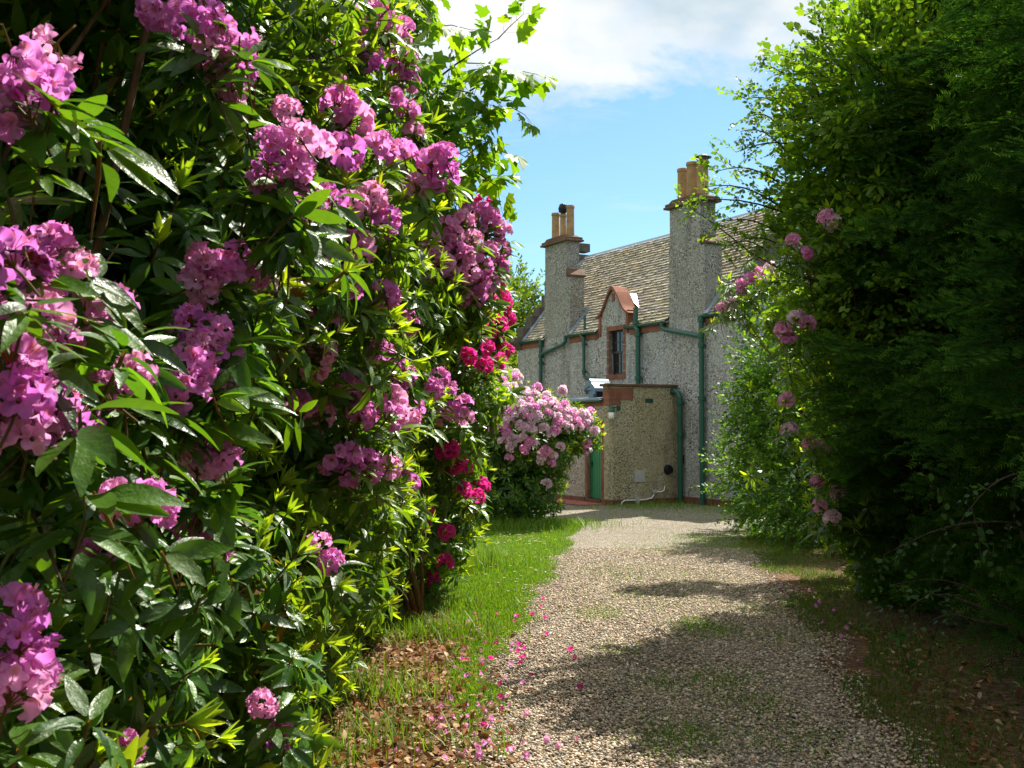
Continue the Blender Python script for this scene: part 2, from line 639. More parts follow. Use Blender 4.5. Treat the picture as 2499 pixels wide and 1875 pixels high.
# roof: solid body, slates laid course by course on the front slope
roof = MB()
roof.prism([(.0, EAVE - .02), (RIDGE_Y, RZ - .02), (BACK, EAVE - .02)], L0 + .32, L1 - .32, 'x')
m_roofback = simple('slate_bed', (.10, .09, .08), .8)
ROOF = roof.build('roof', m_roofback, HOUSE)
m_slate, nt, out = new_mat('stone_slate')
a = nt.add('ShaderNodeAttribute', attribute_name='Col')
co = nt.coords()
n = nt.noise(co, 7, 6, .65)
c = nt.mix(1.0, a.outputs['Color'], nt.ramp(n, [(.3, .6), (.5, 1.0), (.7, 1.3)]), 'MULTIPLY')
lich = nt.ramp(nt.noise(nt.mapping(co, loc=(4, 4, 4)), 1.6, 6, .7), [(.55, 0.0), (.7, 1.0)])
c = nt.mix(nt.math('MULTIPLY', lich, .35), c, (.42, .30, .10))
principled(nt, out, c, .72, nt.bump(nt.noise(co, 45, 5, .7), .5, .008), .5)
sv, sf, scol = [], [], []
SL = math.hypot(1, PITCHK)
ux, uz = 1 / SL, PITCHK / SL
nrm_y, nrm_z = -uz, ux
slope_len = RIDGE_Y * SL
nrow = 33
pitch_len = (slope_len + .06) / nrow
for r in range(nrow):
    s0 = -.07 + r * pitch_len
    x = L0 + .3 + rng.uniform(-.1, .1)
    # larger slates at the eaves, smaller near the ridge
    wmean = .24 - .09 * r / nrow
    while x < L1 - .3:
        wd = wmean * rng.uniform(.7, 1.35)
        xa, xb = max(x, L0 + .3), min(x + wd, L1 - .3)
        x += wd
        mid = .5 * (xa + xb)
        skip = False
        if s0 < .34 and (-3.42 < mid < -1.95):
            skip = True
        if s0 < .1 and (-6.35 < mid < -4.84 or -.32 < mid < 1.1):
            skip = True
        if skip or xb - xa < .03:
            continue
        j0, j1 = rng.uniform(-.014, .014, 2)
        e = s0 + rng.uniform(-.008, .008)
        lift = .058 + rng.uniform(-.007, .010)
        top = e + pitch_len + .03
        th = .03
        g = .004
        P = []
        for (xx, ss, hh) in ((xa + g, e + j0, lift), (xb - g, e + j1, lift), (xb - g, top, .014), (xa + g, top, .014),
                             (xa + g, e + j0 + .004, lift - th - .012), (xb - g, e + j1 + .004, lift - th - .012)):
            P.append((xx, ss * ux + hh * nrm_y, EAVE + ss * uz + hh * nrm_z))
        o = len(sv)
        sv += P
        sf += [(o, o + 1, o + 2, o + 3), (o + 4, o + 5, o + 1, o)]
        k = rng.uniform(.85, 1.35)
        cc = np.array([(.42, .37, .28), (.38, .34, .27), (.44, .385, .28), (.34, .315, .265), (.45, .385, .26), (.40, .37, .31)][rng.integers(0, 6)]) * k
        scol += [cc] * 6
obj('slates', mesh_np('slates', sv, [np.array(sf)], np.array(scol), False), m_slate, ROOF)
b = MB()
b.prism([(RIDGE_Y - .17, RZ - .16), (RIDGE_Y - .02, RZ + .055), (RIDGE_Y + .02, RZ + .055), (RIDGE_Y + .17, RZ - .16), (RIDGE_Y, RZ + .02)], L0 + .33, L1 - .33, 'x')
b.build('ridge', m_lead, ROOF)
# lead skews and chimney soakers


def skew(xa, xb, y0, y1, h=.075):
    b = MB()
    b.add([(xa, y0 + h * nrm_y, EAVE + PITCHK * y0 + h * nrm_z), (xb, y0 + h * nrm_y, EAVE + PITCHK * y0 + h * nrm_z),
           (xb, y1 + h * nrm_y, EAVE + PITCHK * y1 + h * nrm_z), (xa, y1 + h * nrm_y, EAVE + PITCHK * y1 + h * nrm_z),
           (xa, y0, EAVE + PITCHK * y0), (xb, y0, EAVE + PITCHK * y0), (xb, y1, EAVE + PITCHK * y1), (xa, y1, EAVE + PITCHK * y1)],
          [(0, 1, 2, 3), (4, 7, 6, 5), (0, 4, 5, 1), (1, 5, 6, 2), (2, 6, 7, 3), (3, 7, 4, 0)])
    b.build('flashing', m_lead, ROOF)


skew(L0 + .3, L0 + .47, .0, 2.1)
skew(L1 - .5, L1 - .31, .0, 2.1, .06)
skew(-4.86, -4.72, .0, .56)
skew(1.09, 1.23, .0, .62)
for bx in ((-6.32, -4.7, .45, .62, EAVE + .68, EAVE + .80), (-.3, 1.22, .47, .66, EAVE + .72, EAVE + .85)):
    b = MB()
    b.box(*bx)
    b.build('flashing', m_lead, ROOF)

# chimneys


def chimney(xl_, xr_lo, xr_up, depth_lo, depth_up, pots, name_l):
    c_ = MB()
    c_.box(xl_, xr_lo, 0, depth_lo, EAVE - .0, 5.98)
    c_.box(xl_ + .04, xr_up, .0, depth_up, 5.98, 6.96)
    co_ = c_.build('chimney', m_stack, HOUSE)
    co_['label'] = name_l
    s = MB()
    s.prism([(xr_up, 6.20), (xr_lo + .06, 6.0), (xr_lo + .06, 5.955), (xr_up, 5.955)], -.03, depth_lo + .04, 'y')
    s.build('weathering_shelf', m_sand_dk, co_, bevel=.012)
    s = MB()
    s.prism([(xl_ + .04, 6.18), (xl_ - .09, 5.97), (xl_ - .09, 5.90), (xl_ + .04, 5.90)], .05, depth_lo + .02, 'y')
    s.build('weathering_shelf', m_sand_dk, co_, bevel=.012)
    s = MB()
    s.box(xl_ - .08, xr_up + .12, -.11, depth_up + .1, 6.96, 7.02)
    s.box(xl_ - .05, xr_up + .09, -.08, depth_up + .07, 7.02, 7.09)
    s.prism([(xl_, 7.09), (xr_up + .04, 7.09), (xr_up - .12, 7.17), (xl_ + .16, 7.17)], -.03, depth_up + .03, 'y')
    s.build('chimney_cap', m_cap, co_, bevel=.018)
    for (px_, r, h, kind) in pots:
        p = MB()
        zb = 7.15
        p.lathe([(r * 1.02, zb - .03), (r * .98, zb + .1), (r * .93, h - .09), (r * .94, h - .08), (r * 1.06, h - .075), (r * 1.06, h - .03), (r * .98, h), (r * .8, h), (r * .8, h - .3)], px_, depth_up * .5, 18)
        po = p.build('chimney_pot', m_pot, co_, smooth=False)
        if kind == 'cowl':
            k = MB()
            k.lathe([(r * .8, h), (r * .8, h + .05), (r * 1.15, h + .06), (r * 1.3, h + .13), (r * 1.3, h + .2), (r * 1.1, h + .27), (r * .5, h + .31)], px_, depth_up * .5, 14)
            for q in range(10):
                t = 2 * math.pi * q / 10
                k.tube([(px_ + r * 1.18 * math.cos(t), depth_up * .5 + r * 1.18 * math.sin(t), h + .06), (px_ + r * 1.36 * math.cos(t), depth_up * .5 + r * 1.36 * math.sin(t), h + .165), (px_ + r * .9 * math.cos(t), depth_up * .5 + r * .9 * math.sin(t), h + .29)], .012, 5)
            k.build('cowl', m_dark, co_)
        if kind == 'hat':
            k = MB()
            k.lathe([(r * 1.5, h + .075), (r * 1.5, h + .085), (r * .1, h + .17)], px_, depth_up * .5, 18)
            for q in range(4):
                t = 2 * math.pi * q / 4 + .4
                k.tube([(px_ + r * .9 * math.cos(t), depth_up * .5 + r * .9 * math.sin(t), h - .02), (px_ + r * 1.1 * math.cos(t), depth_up * .5 + r * 1.1 * math.sin(t), h + .08)], .01, 5)
            k.build('rain_hat', m_dark, co_)
    return co_


chimney(-6.28, -4.86, -5.02, .46, .40, [(-5.98, .115, 7.93, ''), (-5.56, .095, 7.82, 'cowl'), (-5.16, .115, 8.00, '')], 'left chimney stack with a dark round cowl on its middle pot')
chimney(-.28, 1.08, .93, .50, .44, [(-.02, .125, 7.93, ''), (.36, .14, 8.0, ''), (.75, .14, 7.95, 'hat')], 'right chimney stack with a conical rain hat on its last pot')

# eaves course and gutters
secs = [(L0 + .02, -6.30), (-4.84, -3.40), (-1.93, -.30), (1.10, L1 - .02)]
for x0, x1 in secs:
    b = MB()
    b.box(x0, x1, -.03, .0, EAVE - .20, EAVE - .045)
    b.build('eaves_course', m_sand, HOUSE)
for x0, x1 in [(L0 + .0, -6.27), (-4.98, -3.40), (-2.05, -.27), (.98, L1)]:
    g = MB()
    prof = [(-.085 + .062 * math.cos(t), EAVE - .0 + .062 * math.sin(t)) for t in np.linspace(math.pi, 2 * math.pi, 9)]
    inner = [(-.085 + .05 * math.cos(t), EAVE + .004 + .05 * math.sin(t)) for t in np.linspace(2 * math.pi, math.pi, 9)]
    g.prism(prof + inner, x0, x1, 'x')
    g.build('gutter', m_green, HOUSE)


def pipe(name, runs, r=.05, collars=(), mat=None):
    p = MB()
    for run in runs:
        p.tube(run, r, 10)
    for (x, y, z) in collars:
        p.tube([(x, y, z - .05), (x, y, z - .045), (x, y, z + .045), (x, y, z + .05)], [r, r * 1.42, r * 1.42, r], 10)
        p.box(x - .025, x + .025, y, 0.0, z - .018, z + .018)
    return p.build(name, mat or m_green, HOUSE, smooth=False)


Y = -.10
pipe('downpipe', [[(-6.33, Y, EAVE - .02), (-6.33, Y, .02)], [(-4.93, Y, EAVE - .03), (-4.94, Y, 4.14), (-5.06, Y, 4.07), (-6.18, Y, 3.88), (-6.33, Y, 3.84)]], .052, [(-6.33, Y, 4.16), (-6.33, Y, 3.62), (-6.33, Y, 3.82), (-6.33, Y, 2.0)])
pipe('downpipe', [[(-4.14, Y, EAVE - .03), (-4.13, Y, 4.24), (-3.98, Y, 4.14), (-3.98, Y, 4.04), (-3.98, Y, 3.2), (-3.94, Y, 3.10), (-3.84, Y, 3.07), (-3.40, Y, 3.05)]], .042, [(-3.98, Y, 4.0), (-3.98, Y, 3.26)])
pipe('vent_pipe', [[(-4.14, .03, EAVE + .03), (-4.14, .03, 4.79)]], .034)
pipe('soil_pipe', [[(-1.55, -.09, 4.74), (-1.55, -.09, 4.36), (-1.55, -.10, 4.26), (-1.43, -.11, 4.17), (-1.43, -.11, 4.05), (-1.43, -.11, 2.80)]], .062, [(-1.55, -.09, 4.36), (-1.43, -.11, 4.06), (-1.43, -.11, 2.98)])
pipe('downpipe', [[(1.06, Y, EAVE - .01), (1.06, Y, .02)], [(-.43, Y, EAVE - .03), (-.43, Y, 4.15), (-.30, Y, 4.09), (.9, Y, 3.86), (1.06, Y, 3.83)]], .058, [(1.06, Y, 3.84), (1.06, Y, 3.62), (1.06, Y, 2.42), (1.06, Y, 1.28), (1.06, Y, 4.2)])
pipe('downpipe', [[(-.06, -.14, 2.60), (.12, -.14, 2.60), (.22, -.13, 2.56), (.27, -.12, 2.46), (.27, -.12, .03)]], .062, [(.27, -.12, 2.34), (.27, -.12, 1.60)])
# thin overflow hook on the roof
p = MB()
zz = lambda y: EAVE + PITCHK * y
p.tube([(-1.72, 1.70, zz(1.7) + .12), (-1.74, 1.66, zz(1.7) + .26), (-1.66, 1.60, zz(1.66) + .30), (-1.58, 1.55, zz(1.6) + .22), (-1.58, 1.40, zz(1.4) + .06), (-1.58, 1.22, zz(1.22) + .05)], .014, 6)
p.build('roof_pipe', m_green, HOUSE)

# wallhead dormer with curved sandstone skew
DX0, DX1 = -3.36, -1.99
dm = MB()
mid = .5 * (DX0 + DX1)


def ogee(t):
    """half profile from kneeler (t=0) to apex (t=1): height above the kneeler"""
    return .56 * (t ** 1.0) + .10 * math.sin(math.pi * (t - .5)) * 1.0 + .10 - .045 * math.sin(2 * math.pi * t)


HALF = .5 * (DX1 - DX0)
KZ = 4.74
ts = np.linspace(0, 1, 11)
leftp = [(DX0 + HALF * t, KZ - .1 + ogee(t) * .9) for t in ts]
rightp = [(DX1 - HALF * t, KZ - .1 + ogee(t) * .9) for t in ts[::-1][1:]]
dm.prism([(DX0 + .10, EAVE + .002)] + [(DX0 + .10, leftp[1][1])] + leftp[2:] + rightp[:-2] + [(DX1 - .10, rightp[-2][1]), (DX1 - .10, EAVE + .002)], -.002, .30, 'y')
DORM = dm.build('dormer', m_wall, HOUSE)
s = MB()
for (x0, x1) in ((DX0 - .0, DX0 + .10), (DX1 - .10, DX1 + .0)):
    s.box(x0, x1, -.03, .33, EAVE - .15, KZ - .0)
outer = leftp + rightp
up_ = [(x, z + .075 + (.02 if abs(x - mid) < .12 else 0)) for (x, z) in outer]
up_[0] = (up_[0][0] - .09, up_[0][1] - .06)
up_[-1] = (up_[-1][0] + .09, up_[-1][1] - .06)
lo_ = [(x, z + .0) for (x, z) in outer]
lo_[0] = (lo_[0][0] - .09, lo_[0][1] + .0)
lo_[-1] = (lo_[-1][0] + .09, lo_[-1][1] + .0)
for i in range(len(outer) - 1):
    s.prism([lo_[i], up_[i], up_[i + 1], lo_[i + 1]], -.075, .36, 'y')
s.box(mid - .06, mid + .06, -.016, -.002, KZ + .28, KZ + .48)
s.build('dormer_coping', m_sand, DORM)
d2 = MB()
rz0 = KZ + .52
yb = (rz0 - EAVE) / PITCHK + .05
yl = (KZ + .02 - EAVE) / PITCHK
for sx_ in (DX0 - .02, DX1 + .02):
    d2.add([(mid, .361, rz0), (sx_, .361, KZ + .02), (sx_, yl + .03, KZ + .02), (mid, yb, rz0)], [(0, 1, 2, 3)])
d2.build('dormer_roof', m_lead, DORM)
d3 = MB()
for sx_ in (DX0 + .03, DX1 - .03):
    d3 = MB()
    d3.add([(sx_, .331, EAVE + .36), (sx_, .331, KZ + .015), (sx_, yl, KZ + .015)], [(0, 1, 2)])
    d3.build('dormer_cheek', m_wall, DORM)

# upper window: sandstone surround, brown sashes, dark glass
WIN = MB()
t_ = .10
WIN.box(WX0 - t_, WX0, -.014, .10, WZ0 - .0, WZ1)
WIN.box(WX1, WX1 + t_, -.014, .10, WZ0 - .0, WZ1)
WIN.box(WX0 - t_, WX1 + t_, -.014, .10, WZ1, WZ1 + .12)
WIN.box(WX0 - t_ - .0, WX1 + t_ + .0, -.03, .10, WZ0 - .12, WZ0)
W_ = WIN.build('window', m_sand, HOUSE, bevel=.004)
j = MB()
for k in range(5):
    z = WZ0 + .02 + k * .22
    j.box(WX0 - t_ - .001, WX0 + .001, -.0155, .05, z, z + .012)
    j.box(WX1 - .001, WX1 + t_ + .001, -.0155, .05, z + .06, z + .072)
j.build('mortar_joint', m_grey, W_)
s = MB()
zm = .5 * (WZ0 + WZ1)
y0 = .08
for (za, zb, yy_) in ((WZ0 + .0, zm + .02, y0 + .05), (zm - .02, WZ1, y0 + .02)):
    s.box(WX0, WX0 + .05, yy_, yy_ + .04, za, zb)
    s.box(WX1 - .05, WX1, yy_, yy_ + .04, za, zb)
    s.box(WX0 + .05, WX1 - .05, yy_, yy_ + .04, za, za + .06)
    s.box(WX0 + .05, WX1 - .05, yy_, yy_ + .04, zb - .04, zb)
    xm = .5 * (WX0 + WX1)
    s.box(xm - .012, xm + .012, yy_ + .005, yy_ + .035, za + .06, zb - .04)
    zc = .5 * (za + zb)
    s.box(WX0 + .05, xm - .012, yy_ + .007, yy_ + .033, zc - .011, zc + .011)
    s.box(xm + .012, WX1 - .05, yy_ + .007, yy_ + .033, zc - .011, zc + .011)
s.build('frame', m_brown, W_)
g = MB()
g.box(WX0 + .02, WX1 - .02, y0 + .07, y0 + .075, WZ0 + .03, zm)
g.box(WX0 + .02, WX1 - .02, y0 + .04, y0 + .045, zm + .001, WZ1 - .02)
g.build('pane', m_glass, W_)

# single-storey outhouse in front of the wall
OX0, OY0 = -3.4, -1.908
DOX0, DOX1, DOZ = -.90, -.32, 1.84
SWX0, SWX1, SWZ0, SWZ1 = -2.45, -1.98, .92, 1.6
an = MB()
an.box(OX0, SWX0, OY0, OY0 + .28, 0, 2.25)
an.box(SWX0, SWX1, OY0, OY0 + .28, 0, SWZ0)
an.box(SWX0, SWX1, OY0, OY0 + .28, SWZ1, 2.25)
an.box(SWX1, DOX0, OY0, OY0 + .28, 0, 2.25)
an.box(DOX1, -.25, OY0, OY0 + .28, 0, 2.25)
an.box(DOX0, DOX1, OY0, OY0 + .28, DOZ, 2.25)
an.box(OX0, OX0 + .28, OY0 + .281, -.001, 0, 2.25)
ANX = an.build('outhouse_wall', roughcast('roughcast_warm', (.50, .43, .34), (.84, .80, .74), (.08, .06, .045), (.36, .27, .15), .3, 25), HOUSE)
e = MB()
# end wall with a rounded near corner
rad = .12
arc = [(-rad + rad * math.sin(t), OY0 + rad - rad * math.cos(t)) for t in np.linspace(0, math.pi / 2, 7)]
e.prism([(-.25, OY0)] + arc + [(0, -.001), (-.25, -.001)], 0, 2.70, 'z')
EW = e.build('outhouse_end_wall', m_wall2, HOUSE)
b = MB()
b.box(-.32, .05, OY0 - .06, -.001, 2.70, 2.765)
b.build('coping', m_sand_dk, EW, bevel=.015)
b = MB()
b.box(-.24, .010, OY0 - .012, OY0 + .66, 2.385, 2.66)
b.box(-.24, .008, OY0 - .011, OY0 + .32, 2.27, 2.38)
b.build('corner_stone', m_sand, EW, bevel=.006)
b = MB()
b.box(OX0, -.241, OY0 - .012, OY0 + .1, 2.251, 2.37)
b.build('outhouse_eaves_course', m_sand, ANX)
b = MB()
b.prism([(OY0 - .07, 2.405), (-.001, 2.56), (-.001, 2.60), (OY0 - .07, 2.445)], OX0 - .03, -.251, 'x')
b.build('outhouse_roof', m_lead, HOUSE)
b = MB()
b.box(OX0 - .02, -.22, OY0 - .12, OY0 - .03, 2.35, 2.40)
b.build('outhouse_gutter', m_green, HOUSE, bevel=.015)
b = MB()
b.box(DOX0 - .11, DOX0, OY0 - .014, OY0 + .20, 0.02, DOZ)
b.box(DOX1, DOX1 + .09, OY0 - .014, OY0 + .20, 0.02, DOZ)
b.box(DOX0 - .11, DOX1 + .09, OY0 - .015, OY0 + .20, DOZ, DOZ + .08)
b.build('door_surround', m_sand, ANX, bevel=.004)
b = MB()
b.box(SWX0 - .09, SWX0, OY0 - .014, OY0 + .10, SWZ0, SWZ1)
b.box(SWX1, SWX1 + .09, OY0 - .014, OY0 + .10, SWZ0 - .09, SWZ1 + .09)
b.box(SWX0 - .09, SWX1, OY0 - .014, OY0 + .10, SWZ0 - .09, SWZ0)
b.box(SWX0 - .09, SWX1, OY0 - .014, OY0 + .10, SWZ1, SWZ1 + .09)
b.build('window_surround', m_sand, ANX, bevel=.004)
b = MB()
b.box(SWX0, SWX1, OY0 + .08, OY0 + .09, SWZ0, SWZ1)
b.build('small_window', m_glass, ANX)
d = MB()
nb = 6
wv = (DOX1 - DOX0) / nb
for k in range(nb):
    d.box(DOX0 + k * wv + .004, DOX0 + (k + 1) * wv - .004, OY0 + .07, OY0 + .10, .13, 1.50)
d.box(DOX0, DOX1, OY0 + .08, OY0 + .105, .11, 1.84)
for k in range(6):
    d.box(DOX0 + .05, DOX1 - .05, OY0 + .062, OY0 + .079, 1.55 + k * .042, 1.575 + k * .042)
DOOR = d.build('door', m_door, HOUSE)
h = MB()
h.tube([(DOX0 + .07, OY0 + .07, .92), (DOX0 + .07, OY0 + .02, .92), (DOX0 + .16, OY0 + .015, .92)], .012, 8)
h.box(DOX0 + .05, DOX0 + .09, OY0 + .062, OY0 + .069, .84, .98)
h.build('door_handle', m_dark, DOOR)
b = MB()
b.box(DOX0 + .001, DOX1 - .001, OY0 - .05, OY0 + .2, .0, .10)
b.build('door_step', m_plinth, HOUSE, bevel=.01)
b = MB()
b.box(OX0 - .02, DOX0 - .11, OY0 - .035, OY0, 0, .13)
b.build('outhouse_plinth', m_plinth, HOUSE, bevel=.02)
b = MB()
b.box(DOX1 + .09, -.08, OY0 - .035, OY0, 0, .13)
b.box(-.05, .035, OY0 - .02, -.036, 0, .12)
b.build('outhouse_plinth', m_plinth, HOUSE, bevel=.02)

# ventilator hood standing on the outhouse roof
hx, hy0, hy1, hz = -.88, OY0 + .05, OY0 + .55, 2.44
hd = MB()
hd.box(hx - .12, hx + .10, hy0 + .03, hy1 - .04, hz - .06, hz + .27)
prof = [(-.25, .16), (-.235, .24), (-.17, .31), (-.10, .36), (-.045, .43), (.0, .46), (.045, .43), (.10, .36), (.17, .31), (.235, .24), (.25, .16), (.23, .16), (.20, .22), (.0, .30), (-.20, .22), (-.23, .16)]
hd.prism([(hx + x, hz + z) for x, z in prof], hy0 - .02, hy1, 'y')
hd.prism([(hx + x, hz + z) for x, z in [(-.22, .10), (-.21, .24), (0, .40), (.21, .24), (.22, .10), (.13, .10), (.12, .2), (-.12, .2), (-.13, .10)]], hy0, hy0 + .025, 'y')
HD = hd.build('roof_ventilator', m_hood, HOUSE)
b = MB()
b.box(hx + .1005, hx + .105, hy0 + .12, hy1 - .12, hz + .0, hz + .22)
b.build('vent_opening', m_dark, HD)
b = MB()
b.box(hx - .19, hx - .13, hy0 - .003, hy0 - .001, hz + .10, hz + .2)
b.build('vent_opening', m_dark, HD)

# fittings on the end wall
b = MB()
for k in range(4):
    b.box(.0005, .018, -.90, -.70, 2.345 + k * .02, 2.358 + k * .02)
b.box(.0005, .010, -.91, -.69, 2.335, 2.425)
b.build('air_vent', m_green, EW)
b = MB()
b.box(.0005, .022, -1.22, -.93, .50, .77)
b.build('meter_plate', m_grey, EW, bevel=.006)
b = MB()
pts = [(.0, -.28, .78), (.04, -.28, .78), (.10, -.28, .78)]
b.tube(pts, [.115, .115, .09], 16)
b.build('boiler_flue', m_dark, EW)
b = MB()
b.tube([(.05, -1.62, .0), (.05, -1.60, .06), (.05, -1.52, .10), (.05, -1.35, .10), (.05, -.95, .10), (.05, -.78, .13), (.05, -.70, .22), (.05, -.66, .27), (.05, -.5, .27), (.05, -.42, .31), (.05, -.40, .40)], .016, 8)
b.build('waste_pipe', m_white, EW)
b = MB()
b.box(.001, .10, -1.22, -1.14, .0, .17)
b.build('pipe_box', m_grey, EW, bevel=.01)
b = MB()
b.box(.001, .09, -.74, -.64, .24, .32)
b.build('pipe_box', m_grey, EW, bevel=.01)
b = MB()
b.box(.02, .28, -.006, .02, .93, 1.12)
b.build('air_brick', m_sand_dk, HOUSE)

# lamp hung on a bracket at the outhouse corner
LM = empty('wall_lamp', tuple(HOUSE.matrix_basis @ Vector((.0, OY0 + .10, 2.1))) if False else (0, 0, 0))
LM.location = (3.885 + .469 * .0 + .883 * (OY0), 25.09 - .883 * .0 + .469 * (OY0), 2.05)
LM.rotation_euler = HOUSE.rotation_euler
tag(LM, 'small wall lamp with white glass under a green cap at the outhouse corner', 'lamp')
b = MB()
b.tube([(.0, .26, .16), (.09, .22, .165), (.10, .06, .165), (.10, .0, .16)], .016, 8)
b.tube([(.0, .26, .11), (.004, .26, .21)], .05, 10)
b.build('bracket', m_green, LM)
b = MB()
b.lathe([(.075, .06), (.075, .09), (.05, .13), (.018, .2), (.01, .27)], .10, .0, 14)
b.build('lamp_cap', m_green, LM)
b = MB()
b.lathe([(.02, -.10), (.05, -.095), (.064, -.06), (.066, .06)], .10, .0, 16)
b.build('lamp_glass', m_white, LM, smooth=True)

# red paved path at the outhouse door
m_pav, nt, out = new_mat('red_paving')
co = nt.coords()
br = nt.add('ShaderNodeTexBrick')
nt.put(br.inputs['Vector'], co)
br.inputs['Scale'].default_value = 1.6
br.inputs['Color1'].default_value = (.36, .10, .095, 1)
br.inputs['Color2'].default_value = (.44, .15, .13, 1)
br.inputs['Mortar'].default_value = (.20, .08, .07, 1)
br.inputs['Mortar Size'].default_value = .012
principled(nt, out, nt.mix(1.0, br.outputs[0], nt.ramp(nt.noise(co, 6, 5), [(.3, .7), (.7, 1.25)]), 'MULTIPLY'), .8, None, .2)
b = MB()
b.box(-6.5, -.12, OY0 - .75, OY0 - .036, -.05, .03)
po = b.build('paved_path', m_pav)
po.location, po.rotation_euler = HOUSE.location, HOUSE.rotation_euler
tag(po, kind='structure')
# ------------------------------------------------------------------ leaf, flower and twig prototypes


def leaf(L, W, curve=0.25, fold=0.25, nseg=5, tipw=1.0, roll=0.0):
    """long leaf along +X, upper side +Z; returns V (3*(nseg+1)), quads"""
    V = []
    for i in range(nseg + 1):
        t = i / nseg
        ang = curve * t
        x = L * t * math.cos(ang * .6)
        z = -L * t * math.sin(ang)
        wd = .5 * W * (math.sin(math.pi * min(1, t ** .85 * .96 + .035)) ** .8) * tipw
        if i == nseg:
            wd = .002
        e = fold * wd + roll * wd * wd / (W + 1e-6)
        V += [(x, wd, z + e), (x, 0, z), (x, -wd, z + e)]
    F = []
    for i in range(nseg):
        for k in range(2):
            F.append((i * 3 + k, i * 3 + k + 1, (i + 1) * 3 + k + 1, (i + 1) * 3 + k))
    return np.array(V), np.array(F)[:, ::-1]


def rot_leaf(V, az, el, roll=0.0):
    c, s = math.cos(roll), math.sin(roll)
    V = V @ np.array([[1, 0, 0], [0, c, -s], [0, s, c]]).T
    c, s = math.cos(el), math.sin(el)
    V = V @ np.array([[c, 0, -s], [0, 1, 0], [s, 0, c]]).T
    c, s = math.cos(az), math.sin(az)
    return V @ np.array([[c, -s, 0], [s, c, 0], [0, 0, 1]]).T


def tube_np(pts, rs, n=4):
    b = MB()
    b.tube(pts, rs, n, cap=False)
    return np.array(b.v, float), np.array(b.f)


def pack(items):
    """[(V,F,color)] -> proto (V,F,C); color may be (3,) or (n,3)"""
    vs, fs, cs, o = [], [], [], 0
    for V, F, c in items:
        vs.append(V)
        fs.append(F + o)
        cs.append(np.broadcast_to(np.asarray(c, float), (len(V), 3)))
        o += len(V)
    return np.concatenate(vs), np.concatenate(fs), np.concatenate(cs)


DARK = np.array((.028, .085, .013))
MID = np.array((.09, .20, .018))
NEW = np.array((.25, .36, .030))
STEM = np.array((.16, .11, .03))


def whorl(nl, seg, new=0, L=.125, stem=.22, pal=(DARK, MID, NEW)):
    it = []
    for k in range(nl):
        az = 2.4 * k + rng.uniform(-.25, .25)
        el = rng.uniform(-.55, .45)
        l_ = L * rng.uniform(.75, 1.15)
        V, F = leaf(l_, l_ * rng.uniform(.27, .36), rng.uniform(.05, .55), rng.uniform(.08, .45), seg)
        V[:, 0] += .018
        V = rot_leaf(V, az, el, rng.uniform(-.5, .5)) + np.array([0, 0, rng.uniform(-.03, .01)])
        m = rng.uniform(0, 1)
        c = pal[0] * (1 - m) + pal[1] * m
        V = V * np.array([1, rng.uniform(.85, 1.2), 1])
        if rng.uniform() < .012:
            c = np.array((.22, .13, .03))
        it.append((V, F, c * rng.uniform(.75, 1.25)))
    for k in range(new):
        az = 2.4 * k + rng.uniform(-.3, .3)
        el = rng.uniform(.75, 1.42)
        l_ = L * rng.uniform(.45, .9)
        V, F = leaf(l_, l_ * rng.uniform(.17, .30), rng.uniform(-.15, .35), rng.uniform(.3, .8), seg)
        V[:, 0] += .006
        V = rot_leaf(V, az, el, rng.uniform(-.3, .3)) + np.array([0, 0, .05])
        it.append((V, F, pal[2] * rng.uniform(.75, 1.2) * np.array((rng.uniform(.8, 1.1), 1, 1))))
    if stem:
        V, F = tube_np([(0, 0, .06 if new else .01), (.004, 0, -.05), (.02, .01, -stem * .75)], [.0035, .0045, .0012], 4)
        it.append((V, F, STEM * rng.uniform(.45, .9)))
    return pack(it)


def floret(size, nth, nr, cols, ruffle=.06):
    """funnel flower opening along +Z, five lobes"""
    edge, cen, spot = cols
    V, C = [], []
    th = np.linspace(0, 2 * math.pi, nth, endpoint=False)
    ph = rng.uniform(0, 6.28)
    for j in range(nr):
        u = j / (nr - 1)
        lob = 1 - (.36 * u ** 1.6) * (1 - np.abs(np.cos(2.5 * th)) ** .7)
        rad = size * (.09 + .50 * u ** 1.35) * lob
        z = size * (.62 * u ** .62 - .20 * u ** 3 * (np.abs(np.cos(2.5 * th)))) + size * ruffle * u * np.sin(10 * th + ph + 2 * np.sin(th * 3)) * (1 if nth > 12 else .5)
        sq = rng.uniform(.9, 1.1)
        V.append(np.stack([rad * np.cos(th) * sq, rad * np.sin(th) / sq, z], 1))
        f = np.clip(u * 1.3, 0, 1)
        c = cen * (1 - f) + edge * f
        c = np.tile(c, (nth, 1))
        rib = (np.abs(np.cos(2.5 * th)) > .93) & (u > .3)
        c[rib] *= .86
        if spot is not None and .25 < u < .8:
            m = np.cos(th) > .82
            c[m] = spot * .6 + c[m] * .4
        C.append(c)
    F = [(j * nth + k, j * nth + (k + 1) % nth, (j + 1) * nth + (k + 1) % nth, (j + 1) * nth + k) for j in range(nr - 1) for k in range(nth)]
    return np.concatenate(V), np.array(F), np.concatenate(C)


